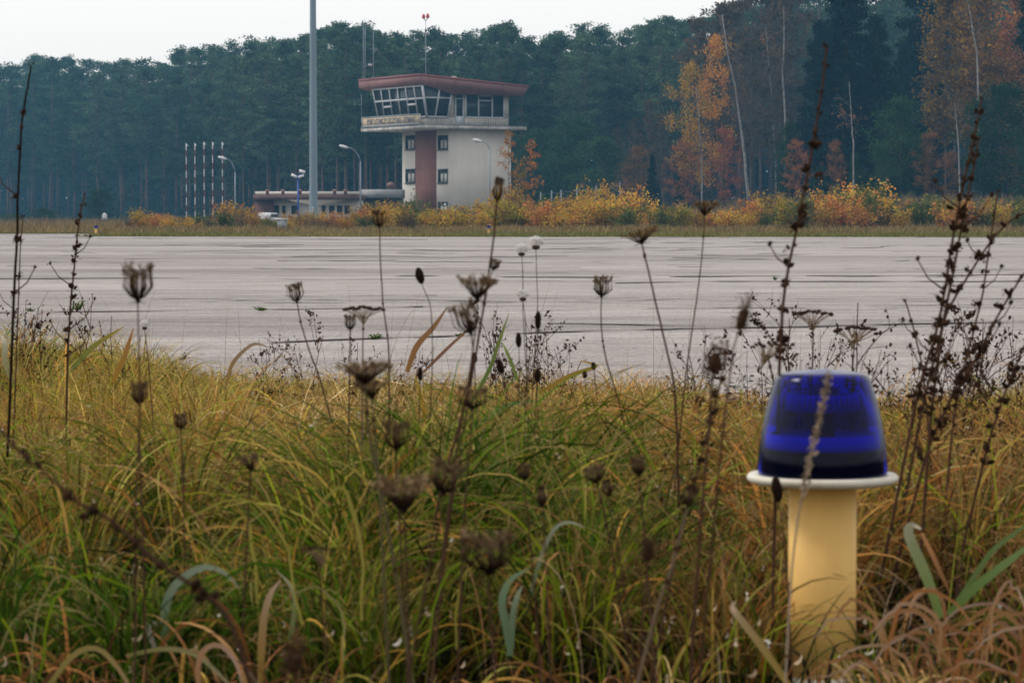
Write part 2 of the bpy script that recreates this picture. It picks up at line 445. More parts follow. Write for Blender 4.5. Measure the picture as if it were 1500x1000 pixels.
# the cab: slanted glazing round the front corner, upright walls behind
vc = -.3
uc = U_at(626, vc)
zb, ztp = zt(171, uc, vc), 13.22
lean = .98
cr = U_at(745, vc); cl = V_at(556, uc); cl2 = V_at(547.5, uc - lean)
us = U_at(656.5, vc)
cab_lo = MB()
cab_lo.box(uc + .01, cr, vc + .01, cl - .01, z_s1 + .03, zb - .02)
cab_lo.obj("parapet_wall", M_panel, tw)
ribs = MB()
for k in range(34):
    u = uc + .15 + k * (cr - uc - .3) / 33
    ribs.box(u, u + .03, vc - .012, vc + .008, z_s1 + .05, zb - .05)
ribs.obj("panel_seams", M_soffit, tw)
# dark glass body of the slanted part
A0 = (uc, vc, zb); B0 = (uc, cl, zb); A1 = (uc - lean, vc - lean, ztp); B1 = (uc - lean, cl2, ztp)
C0 = (us, vc, zb); C1 = (us, vc - lean * .97, ztp)
def lerp(a, b, t): return tuple(a[i] + (b[i] - a[i]) * t for i in range(3))
inner = 3.0
gl = MB().prism([A0, C0, (us, cl, zb), B0], [A1, C1, (us, cl2, ztp), B1]).obj("cab_glass", M_glass, tw)
def bar(a, b, r, off=(0, 0, 0)):
    m = MB(); a = tuple(a[i] + off[i] for i in range(3)); b = tuple(b[i] + off[i] for i in range(3))
    return m.tube([a, b], r, 4)
fr = MB()
offL = (-.07, 0, 0); offR = (0, -.07, 0)
def addbar(a, b, r, off):
    a = tuple(a[i] + off[i] for i in range(3)); b = tuple(b[i] + off[i] for i in range(3)); fr.tube([a, b], r, 4)
# mullion positions measured along the left face: bottom px and top px
for pb_, pt_ in ((556, 547.5), (565, 559.5), (577, 571.5), (589, 583.5), (601, 595.5), (614, 607.5)):
    addbar((uc, V_at(pb_, uc), zb), (uc - lean, V_at(pt_, uc - lean), ztp), .085, offL)
addbar(A0, A1, .13, (-.07, -.07, 0))
Lt = .60
addbar(lerp(A0, A1, Lt), lerp(B0, B1, Lt), .10, offL)
addbar(A1, B1, .08, offL); addbar(A0, B0, .09, offL)
for t0, t1 in ((1 / 6, .365), (4 / 6 + .02, .36)):
    pass
for pa, pb2, tt in ((566.5, 577.5, .40), (601.5, 613, .42)):       # two opening lights with a thicker rail
    zz = zb + (ztp - zb) * tt; uu = uc - lean * tt
    addbar((uu, V_at(pa - 4 * tt, uu), zz), (uu, V_at(pb2 - 4 * tt, uu), zz), .11, (-.09, 0, 0))
# right side of the slanted glazing
um = U_at(637.5, vc)
addbar((um, vc, zb), (um, vc - lean * .9, 12.95), .10, offR)
addbar((us - .08, vc, zb), (us - .08, vc - lean * .8, 12.4), .10, offR)
addbar(A0, C0, .09, offR)
Lr = .62
addbar(lerp(A0, A1, Lr), lerp((us, vc, zb), C1, Lr), .08, offR)
fr.obj("cab_mullions", M_white, tw)
# upright part: pier, door, three lights and end pier
z_win1 = 12.5
MB().box(us + .02, cr, vc + .12, cl - .05, zb - .02, z_win1).obj("cab_glass", M_glass, tw)
MB().box(us + .05, cr + .02, vc + .2, cl, zb - .02, z_win1 - .1).obj("cab_wall", M_panel, tw) if False else None
pier = MB()
u1, u2 = U_at(665.5, vc), U_at(667, vc)
pier.box(us + .03, u1, vc, vc + .12, zb - .02, z_win1)
u9 = U_at(739, vc)
pier.box(u9, cr, vc, vc + .13, zb - .02, z_win1).box(cr - .12, cr + .01, vc + .13, cl - .05, zb - .02, z_win1)
pier.obj("cab_wall", M_panel, tw)
dl, dr = U_at(666.5, vc), U_at(679.5, vc)
d = MB(); dz0, dz1 = z_s1 + .15, z_win1 - .42
d.box(dl, dl + .13, vc - .05, vc + .11, dz0, z_win1).box(dr - .13, dr, vc - .05, vc + .11, dz0, z_win1)
d.box(dl + .13, dr - .13, vc - .045, vc + .11, dz1, dz1 + .1).box(dl + .13, dr - .13, vc - .04, vc + .11, dz0, zb + .1)
do = d.obj("door", M_white, tw)
MB().box(dl + .14, dr - .14, vc - .02, vc + .1, zb + .1, dz1).obj("pane", M_glass, do)
wf = MB(); wl = U_at(682, vc)
for a_ in (wl, U_at(700.5, vc), U_at(720.5, vc), u9 - .1): wf.box(a_, a_ + .12, vc - .03, vc + .11, zb + .05, z_win1)
wf.box(wl + .12, u9 - .1, vc - .028, vc + .1, zb - .03, zb + .09)
a_, b_ = U_at(702, vc), U_at(720.5, vc)
wf.box(a_, b_, vc - .04, vc + .1, zt(148.5, a_, vc), zt(148.5, a_, vc) + .13).box(a_, b_, vc - .035, vc + .1, z_win1 - .12, z_win1 - .01)
wf.obj("window", M_white, tw)
MB().box(dr, wl, vc + .005, vc + .12, zb - .02, z_win1).obj("cab_pier", M_panel, tw)
# roof: a wedge that rises over the slanted glazing
ru0, rv0 = U_at(614.5, -1.4) , -1.45
ru1, rv1 = U_at(773, rv0) + .1, V_at(526, ru0)
prof = [(ru0, 13.46), (U_at(664, rv0), 12.52), (ru1 - .55, 12.5), (ru1, 13.42), (ru0, 14.30)]
MB().prism([(u, rv0, z) for u, z in prof], [(u, rv1, z) for u, z in prof]).obj("roof", M_roof, tw)
tr = MB()
def rz(u): return 14.30 + (13.42 - 14.30) * (u - ru0) / (ru1 - ru0)
tr.prism([(ru0 - .04, rv0 - .04, rz(ru0) - .16), (ru1 + .04, rv0 - .04, rz(ru1) - .13), (ru1 + .04, rv1 + .04, rz(ru1) - .13), (ru0 - .04, rv1 + .04, rz(ru0) - .16)],
         [(ru0 - .04, rv0 - .04, rz(ru0) + .05), (ru1 + .04, rv0 - .04, rz(ru1) + .05), (ru1 + .04, rv1 + .04, rz(ru1) + .05), (ru0 - .04, rv1 + .04, rz(ru0) + .05)])
tr.obj("roof_trim", M_rooftop, tw)
vn = MB(); uv_ = U_at(665, 2.0)
vn.lathe([(.0, .0), (.18, 0), (.18, .25), (.38, .27), (.30, .40), (0, .52)], 10, (uv_, 2, rz(uv_)))
vn.obj("roof_vent", mat("vent_cap", (.45, .33, .27), .7), tw)
# sign along the left edge of the slab
s0v, s1v = V_at(615.2, su0 - .06), V_at(530.5, su0 - .06)
zs0, zs1 = 9.62, 10.63
sb = MB().box(su0 - .06, su0 + .02, s0v, s1v, zs0, zs1).obj("sign_board", M_sign, tw)
fb = MB()
fb.box(su0 - .10, su0 - .055, s0v, s1v, zs1 - .10, zs1).box(su0 - .10, su0 - .055, s0v, s1v, zs0, zs0 + .13)
fb.box(su0 - .10, su0 - .055, s1v - .14, s1v, zs0 + .13, zs1 - .10).box(su0 - .10, su0 - .055, s0v, s0v + .08, zs0 + .13, zs1 - .10)
fb.obj("sign_frame", M_steel, sb)
cv = bpy.data.curves.new("lettering", 'FONT'); cv.body = "PORT LOTNICZY SZCZYTNO - SZYMANY"; cv.size = 1; cv.extrude = .01
cv.offset = .008
to = bpy.data.objects.new("lettering_src", cv); COL.objects.link(to)
bpy.context.view_layer.update()
me = bpy.data.meshes.new_from_object(to.evaluated_get(bpy.context.evaluated_depsgraph_get()))
bpy.data.objects.remove(to)
n = len(me.vertices); co = np.zeros(n * 3, np.float32); me.vertices.foreach_get("co", co); co = co.reshape(-1, 3)
wx = co[:, 0].max() - co[:, 0].min(); span = (s1v - s0v) * .83
out = np.stack([np.full(n, su0 - .075) - co[:, 2], (s1v - (s1v - s0v) * .10) - (co[:, 0] - co[:, 0].min()) * span / wx, zs0 + .26 + co[:, 1] * .74], 1)
me.vertices.foreach_set("co", out.astype(np.float32).ravel()); me.materials.clear(); me.materials.append(M_ink); me.update(); me.name = "lettering"
lo = bpy.data.objects.new("lettering", me); COL.objects.link(lo); lo.parent = sb
# walkway rail post on the right of the sign and bracket on the slab end
rl = MB().tube([(su0 + .1, sv1 + .05, z_s1), (su0 + .1, sv1 + .05, 12.9)], .03, 4).tube([(su0 + .1, sv1 + .05, 11.9), (su0 - .2, sv1 + .9, 11.9), (su0 - .2, sv1 + .9, 13.9)], .03, 4)
rl.obj("downpipe", M_steel, tw)

# masts on the tower roof (things of their own)
def roofpt(px, v):
    u = U_at(px, v); X_, Y_ = uvw(u, v); return X_, Y_, rz(u) + .05
def wmast(name, label, px, v, ytop, r=.05, extra=None, cat="antenna"):
    X_, Y_, Z_ = roofpt(px, v)
    t = thing(name, label, cat, (X_, Y_, Z_))
    h = zat(ytop, Y_) - Z_
    MB().tube([(0, 0, 0), (0, 0, h * .5), (0, 0, h)], [r, r * .9, r * .55], 5).obj("pole", M_steel, t)
    MB().box(-.18, .18, -.18, .18, 0, .06).obj("base_plate", M_steel, t)
    if extra: extra(t, X_, Y_, Z_, h)
    return t
def ex_lattice(t, X_, Y_, Z_, h):
    m = MB(); m.tube([(.18, 0, 0), (.18, 0, h * .9)], .04, 4)
    for k in range(12):
        z = h * .9 * k / 12; m.tube([(0 if k % 2 else .18, 0, z), (.18 if k % 2 else 0, 0, z + h * .075)], .022, 3)
    m.obj("lattice", M_steel, t)
    zz = zat(97, Y_) - Z_
    MB().tube([(0, 0, zz), (.62, 0, zz + .05)], .03, 4).obj("arm", M_steel, t)
    MB().lathe([(0, -.02), (.17, .06), (.22, .2), (.0, .21)], 10, (.66, 0, zz)).obj("dish", M_lamp, t)
wmast("antenna_mast", "paired lattice antenna mast with white dish on the left end of the tower roof", 533, 9.5, 32, .05, ex_lattice)
def ex_thin(t, X_, Y_, Z_, h):
    zz = zat(72, Y_) - Z_
    MB().tube([(-.45, 0, zz), (.45, 0, zz)], .025, 4).obj("crossbar", M_steel, t)
wmast("antenna_mast", "single thin antenna with short crossbar just right of the lattice mast", 547.5, 8.2, 42, .045, ex_thin)
def ex_obst(t, X_, Y_, Z_, h):
    zz = zat(87, Y_) - Z_
    MB().tube([(-.55, 0, zz), (.45, 0, zz)], .03, 4).obj("crossbar", M_steel, t)
    m = MB(); m.tube([(0, 0, h), (-.2, 0, h + .22)], .035, 4).tube([(0, 0, h), (.2, 0, h + .27)], .035, 4)
    m.obj("fork", M_dark, t)
    for sx, dz in ((-.2, .2), (.2, .25)):
        MB().lathe([(0, 0), (.12, .02), (.17, .12), (.13, .36), (.05, .46), (0, .5)], 10, (sx, 0, h + dz)).obj("warning_lamp", M_red, t)
    MB().tube([(0, 0, zat(48, Y_) - Z_), (0, 0, zat(43, Y_) - Z_)], .10, 6).obj("collar", M_dark, t)
wmast("beacon_pole", "tall pole with two red warning lamps above the middle of the tower roof", 624, 5.0, 31, .05, ex_obst, "beacon")

# ================================================================== TERMINAL AND OTHER BUILDINGS
DB = 278.0
tb = thing("terminal_building", "low cream terminal building with dark overhanging roof left of the control tower", "building", (xat(450, DB), DB, 0))
def bx(mb, p0, p1, y0, y1, D0, D1, ref=DB):
    "box from pixel columns and rows at depth D0, D1 deep, in the frame of an object at (xat(450,DB),DB)"
    ox = xat(450, DB)
    return mb.box(xat(p0, D0) - ox, xat(p1, D0) - ox, D0 - DB, D0 + D1 - DB, zat(y1, D0), zat(y0, D0))
m = MB(); bx(m, 401, 528, 292.6, 336, 278, 12); wallo = m.obj("wall", M_render, tb)
m = MB(); bx(m, 374, 400.6, 292.6, 336, 277.6, 12); m.obj("brown_wall", mat("wall_brown", (.19, .10, .095), .9), tb)
m = MB(); bx(m, 371, 530, 285.3, 292.5, 276.5, 14); m.obj("roof", mat("dark_roof", (.20, .115, .10), .85, .3, 1), tb)
m = MB(); bx(m, 374, 532, 280.5, 284.9, 288, 2); m.obj("parapet", M_render, tb)
m = MB()
for px in (392, 415, 440, 456, 462, 490.5, 506.5): 
    ox = xat(450, DB); m2 = MB(); m2.lathe([(.0, 0), (.14, 0), (.14, .45), (.30, .45), (.2, .6), (0, .68)], 8, (xat(px, 283) - ox, 5, zat(287.5, 283)))
    m2.obj("roof_vent", mat("vent_brown", (.25, .14, .12), .8) if px == 392 else bpy.data.materials["vent_brown"], tb)
for a_, b_ in ((402, 408.5), (413.5, 418.5), (427, 436), (472, 477), (482.5, 490), (494, 501.5), (505, 513)):
    m = MB(); bx(m, a_ + .8, b_ - .8, 301.8, 313.5, 277.93, .06); p_ = m.obj("window", M_glass, tb)
    m = MB(); bx(m, a_, a_ + .7, 301, 314, 277.88, .115); bx(m, b_ - .7, b_, 301, 314, 277.88, .115); bx(m, a_ + .7, b_ - .7, 301, 301.7, 277.89, .1)
    bx(m, (a_ + b_) / 2 - .3, (a_ + b_) / 2 + .3, 301.8, 313.5, 277.895, .03)
    m.obj("frame", M_dark, p_)
cb = thing("link_building", "low flat-roofed link wing joining the terminal to the control tower", "building", (xat(558, 284), 284, 0))
def bx2(mb, p0, p1, y0, y1, D0, D1):
    ox = xat(558, 284); return mb.box(xat(p0, D0) - ox, xat(p1, D0) - ox, D0 - 284, D0 + D1 - 284, zat(y1, D0), zat(y0, D0))
m = MB(); bx2(m, 526.8, 589.5, 277.5, 290, 283.6, 7); m.obj("parapet", mat("grey_parapet", (.42, .42, .41), .9, .25, .5), cb)
m = MB(); bx2(m, 531, 588, 290.1, 336, 284.5, 6); m.obj("wall", mat("wall_painted_shade", (.16, .16, .16), .9, .25, .6), cb)  # dark grey holds the recess shade below the parapet in its colour
m = MB(); m.lathe([(0, 0), (.3, 0), (.3, .35), (.48, .35), (.35, .6), (0, .8)], 8, (xat(573, 287) - xat(558, 284), 3, zat(278, 287))); m.obj("roof_vent", bpy.data.materials["vent_brown"], cb)

# ================================================================== POLES, LAMPS, LIGHTS
DM = 205.0
mast = thing("light_mast", "very tall tapering blue-grey steel mast standing left of the control tower", "mast", (xat(459.5, DM), DM, 0))
MB().tube([(0, 0, -.2), (0, 0, .3), (0, 0, 8), (0, 0, 16), (0, 0, 24)], [.30, .295, .25, .21, .16], 20).obj("pole", M_mast, mast, smooth=True)
MB().tube([(0, 0, -.05), (0, 0, .06)], .42, 16).obj("base_flange", M_steel, mast)
MB().box(-.09, .09, -.325, -.28, .7, 1.5).obj("hatch", M_steel, mast)

def street_lamp(label, px_pole, ytop_pole, px_head, y_head, D, ybase=331, r=.09):
    t = thing("street_lamp", label, "street lamp", (xat(px_pole, D), D, gz(xat(px_pole, D), D)), group="street lamps near the terminal")
    h = zat(ytop_pole, D); hz = zat(y_head, D); hx = (px_head - px_pole) / F * D
    MB().tube([(0, 0, -.1), (0, 0, h * .5), (0, 0, h)], [r, r * .8, r * .55], 8).obj("pole", M_steel, t, smooth=True)
    pts = [(hx * .78 * (s_ ** 1.3), 0, h + (hz - h) * (1 - (1 - s_) ** 1.8)) for s_ in np.linspace(0, 1, 7)]
    MB().tube(pts, [.05, .035], 6).obj("arm", M_steel, t, smooth=True)
    sg = math.copysign(1, hx); e = pts[-1]
    MB().ell((e[0] + sg * .32, 0, e[2] + .03), (sg * .42, 0, .10 if abs(hx) < 1.1 else .12), .15, 10, 7).obj("lamp_head", M_lamp, t, smooth=True)
    return t
street_lamp("street lamp in front of the tower's blank right wall", 717.3, 219, 701, 206.5, 262)
street_lamp("street lamp just left of the tower above the link wing", 528.3, 236, 503.5, 215.5, 270)
street_lamp("street lamp beside the rightmost red and white pole", 345, 252, 327.5, 232, 275)

fl = thing("floodlight_post", "blue post with three white floodlights in front of the terminal building", "floodlight", (xat(437, 255), 255, 0))
hF = zat(258, 255)
MB().tube([(0, 0, -.1), (0, 0, hF)], .08, 8).obj("post", M_blue, fl)
MB().tube([(-.32, 0, hF - .1), (.35, 0, hF + .1)], .035, 5).tube([(.2, 0, hF), (.2, 0, hF + .35)], .03, 5).obj("crossbar", M_blue, fl)
for dx, dz, ry in ((-.33, .0, .5), (.28, -.02, -.4), (.36, .38, .3)):
    m = MB().box(-.26, .26, -.14, .14, -.09, .09)
    q = m.obj("floodlight", M_lamp, fl, loc=(dx, -.1, hF + dz)); q.rotation_euler = (0.3, ry, 0)

# five striped poles
DP = 300.0
for k, (px, yt, yb) in enumerate(((273.6, 210, 315), (286.3, 209.5, 318), (299.6, 208, 318), (312.2, 208, 319), (326.4, 208, 319))):
    od = ("first", "second", "middle", "fourth", "rightmost")[k]
    t = thing("marker_pole", f"{od} from left of the five red and white banded poles before the forest", "marker pole", (xat(px, DP), DP, 0), group="row of red and white banded poles")
    z1 = zat(yt, DP); rr = .075
    pm = MB(); z = z1; band = 10.1 / F * DP; i = 0; pp = []; pc_ = []
    while z > -.2:
        zl = max(z - band * (1.05 if i % 2 == 0 else .92), -.25); c_ = (.78, .78, .78) if i % 2 == 0 else (.26, .05, .06)
        pp += [(0, 0, z), (0, 0, zl + .001)]; pc_ += [c_, c_]; z = zl; i += 1
    pm.tube(pp, .048, 6, col=np.array(pc_)); pm.obj("pole", M_band, t)
    MB().box(.05, .15, -.04, .04, z1 - .30, z1 - .14).obj("end_fitting", M_lamp, t)

# boxes and cars beyond the verge
DC = 150
cab = thing("utility_cabinet", "pale grey utility cabinet among the bushes just left of the tall mast", "cabinet", (xat(413, DC), DC, 0))
c_ = (zat(320, DC)); MB().box(-.22, .26, -.15, .15, .12, c_ - .06).obj("body", mat("cabinet_grey", (.36, .39, .40), .6), cab)
MB().box(-.27, .31, -.2, .2, c_ - .06, c_).obj("lid", M_lamp, cab); MB().box(-.21, -.13, -.14, .14, 0, .12).box(.16, .25, -.14, .14, 0, .12).obj("foot", M_steel, cab)
MB().box(-.16, .2, -.165, -.152, .2, c_ - .14).obj("door", mat("cabinet_door", (.40, .43, .43), .6), cab)
DQ = 230
wb = thing("weather_hut", "small white hut with a pointed roof standing before the forest at the left", "hut", (xat(153.5, DQ), DQ, 0))
z0_, z1_ = zat(321, DQ), zat(315, DQ)
MB().box(-.16, .18, -.15, .15, z0_, z1_).obj("body", M_lamp, wb)
MB().prism([(-.2, -.19, z1_), (.22, -.19, z1_), (.22, .19, z1_), (-.2, .19, z1_)], [(-.02, -.02, z1_ + .16), (.04, -.02, z1_ + .16), (.04, .02, z1_ + .16), (-.02, .02, z1_ + .16)]).obj("roof", M_lamp, wb)
MB().tube([(-.14, -.1, 0), (-.14, -.1, z0_)], .03, 4).tube([(.14, -.1, 0), (.14, -.1, z0_)], .03, 4).obj("leg", M_steel, wb)

M_car = mat("car_paint_white", (.75, .76, .78), .35, .04, 2); M_tyre = mat("tyre_rubber", (.03, .03, .03), .9)
def parked_car(label, px, D, rz_, s_=1.0):
    t = thing("parked_car", label, "car", (xat(px, D), D, 0), rz_)
    b = MB(); pr = [(-2.1, .35), (2.1, .35), (2.15, .75), (1.2, .93), (.55, 1.40), (-1.1, 1.45), (-1.9, 1.0), (-2.15, .85)]
    # body split into convex lower and upper shells
    lo_ = [(-2.15, .32), (2.12, .32), (2.17, .72), (1.25, .92), (-2.05, .98)]
    b.prism([(x, -.82, z) for x, z in lo_], [(x, .82, z) for x, z in lo_])
    up_ = [(1.2, .925), (.5, 1.42), (-1.2, 1.45), (-1.95, .98)]
    b.prism([(x, -.78 + (z - .9) * .3, z) for x, z in up_], [(x, .78 - (z - .9) * .3, z) for x, z in up_])
    b.obj("body", M_car, t, smooth=False)
    wnd = [(1.0, .97), (.48, 1.34), (-1.15, 1.37), (-1.7, 1.0)]
    m = MB()
    for sgn in (-1, 1):
        m.prism([(x, sgn * (.78 - (z - .9) * .3 - .01), z) for x, z in wnd], [(x, sgn * (.78 - (z - .9) * .3 + .012), z) for x, z in wnd])
    m.obj("window", M_glass, t)
    for x in (-1.3, 1.35):
        for sgn in (-1, 1):
            o_ = MB().tube([(x, sgn * .68, .32), (x, sgn * .86, .32)], .32, 16).obj("wheel", M_tyre, t)
            MB().tube([(x, sgn * .862, .32), (x, sgn * .868, .32)], .19, 12).obj("rim", M_steel, o_)
    for sgn in (-1, 1):
        MB().box(2.08, 2.19, sgn * .62 - .15, sgn * .62 + .15, .58, .72).obj("headlight", M_lamp, t)
    return t
parked_car("white car half hidden by bushes in front of the terminal's brown wall", 395, 266, R(74)).scale = (.88, .88, .86)
for k, (px, D, w_, h_) in enumerate(((178, 232, .55, .42), (187, 236, .7, .30), (196, 230, .5, .36))):
    t = MB().prism([(-w_ / 2, -.3, 0), (w_ / 2, -.3, 0), (w_ / 2, .3, 0), (-w_ / 2, .3, 0)], [(-w_ * .42, -.22, h_), (w_ * .40, -.24, h_ * .9), (w_ * .42, .22, h_), (-w_ * .38, .22, h_ * 1.05)]).obj("concrete_block", M_lamp, loc=(xat(px, D), D, 0))
    tag(t, ("left", "middle", "right")[k] + "most" * (k != 1) + " of three low white blocks on the grass at the far left", "block", "low white blocks at the far left")

# posts of the old fence at the wood's edge
fn = thing("post_fence", "old thin post and wire fence before the wood right of the tower", "fence", (xat(850, 300), 300, 0))
for px, yt in ((792, 281), (808, 279), (822, 278), (845, 275), (873, 272), (887, 276), (908, 267)):
    x_ = xat(px, 300); g_ = gz(x_, 300); MB().tube([(x_ - fn.location.x, 0, g_ - .1), (x_ - fn.location.x, 0, zat(yt, 300))], .07, 5).obj("post", M_steel, fn)
x0_, x1_ = xat(790, 300) - fn.location.x, xat(910, 300) - fn.location.x
m = MB()
for z in (1.9, 2.5, 3.1): m.tube([(x0_, -.08, z), (x1_, -.08, z + 1.0)], .012, 3)
m.obj("wire", M_steel, fn)

# ------------------------------------------------------------------ blue taxiway lights
def dome_mat():
    m = bpy.data.materials.new("blue_glass"); m.use_nodes = True; N = m.node_tree.nodes; L = m.node_tree.links; N.remove(N["Principled BSDF"])
    t = N.new("ShaderNodeBsdfTransparent"); t.inputs[0].default_value = (.015, .03, .80, 1)
    g_ = N.new("ShaderNodeBsdfGlossy"); g_.inputs["Roughness"].default_value = .10; g_.inputs[0].default_value = (.9, .92, 1, 1)
    df = N.new("ShaderNodeBsdfDiffuse"); df.inputs[0].default_value = (.004, .006, .035, 1)
    f = N.new("ShaderNodeFresnel"); f.inputs[0].default_value = 1.28
    m0 = N.new("ShaderNodeMixShader"); m0.inputs[0].default_value = .12; L.new(t.outputs[0], m0.inputs[1]); L.new(df.outputs[0], m0.inputs[2])
    mx = N.new("ShaderNodeMixShader"); L.new(f.outputs[0], mx.inputs[0]); L.new(m0.outputs[0], mx.inputs[1]); L.new(g_.outputs[0], mx.inputs[2])
    L.new(mx.outputs[0], N["Material Output"].inputs[0]); return m
M_dome = dome_mat()
M_post = mat("yellow_post", (.95, .60, .17), .6, .12, 9, .2, dirt=(.80, .48, .14), stretch=(1, 1, .4))
M_flange = mat("cream_flange", (.74, .70, .58), .45, .12, 12, dirt=(.5, .45, .34))
k_ = 3.9 / F
def taxi_light():
    t = thing("taxiway_light", "x", "taxiway light")
    MB().lathe([(.0, -.02), (.0445, -.02), (.0445, .262), (0, .263)], 40).obj("post", M_post, t, smooth=True)
    MB().lathe([(.0445, 0), (.058, 0), (.058, .012), (.0445, .014)], 40).obj("ground_collar", M_flange, t, smooth=True)
    fo = MB().lathe([(.0, .2635), (.060, .2635), (.092, .266), (.0985, .270), (.0992, .2745), (.096, .2785), (.086, .2775), (0, .2775)], 56).obj("flange", M_flange, t, smooth=True)
    dz = .279
    prof = [(.0845, dz), (.0850, dz + .012), (.0838, dz + .028), (.081, dz + .048), (.0765, dz + .072), (.0705, dz + .096), (.0645, dz + .1155), (.062, dz + .1225), (.0585, dz + .1275), (.053, dz + .1308), (.045, dz + .1325), (.0, dz + .137)]
    do_ = MB().lathe(prof, 64).obj("dome", M_dome, t, smooth=True)
    ins = MB().lathe([(0, dz + .002), (.080, dz + .002), (.080, dz + .030), (.06, dz + .031), (0, dz + .031)], 40).obj("lamp_base", mat("lamp_base_black", (.012, .012, .014), .8, spec=.1), do_)
    MB().lathe([(.072, dz + .032), (.0755, dz + .034), (.0745, dz + .050), (.070, dz + .052)], 48).obj("bright_band_ring", mat("ring_pale", (.90, .90, .95), .5) , do_, smooth=True)  # pale ring added to give the bright band that refraction makes in the glass
    m = MB(); n_ = 36
    for i in range(n_):
        a = 2 * math.pi * i / n_; m.tube([(.048 * math.cos(a), .048 * math.sin(a), dz + .082), (.045 * math.cos(a), .045 * math.sin(a), dz + .104)], .0022, 4)
    m.lathe([(.044, dz + .082), (.042, dz + .104)], 36)
    m.obj("inner_lens", mat("lens_blue", (.10, .12, .5), .4), do_)
    MB().lathe([(0, dz + .031), (.016, dz + .031), (.016, dz + .075), (.024, dz + .085), (.02, dz + .11), (0, dz + .12)], 16).obj("bulb", M_dark, do_, smooth=True)
    return t
tl = taxi_light()
gL = "blue taxiway edge lights"
place(tl, (xat(1206, 3.9), 3.9, 0), label="large blue-domed light on a pale yellow post in the foreground grass", group=gL)
place(tl, (xat(716, 124), 124, 0), .4, (.95, .95, .95), label="tiny distant blue taxiway light on the far verge in front of the tower", group=gL)
place(tl, (xat(141, 124), 124, 0), 1.1, (1.05, 1.05, .93), label="tiny distant blue taxiway light at the far left verge", group=gL)

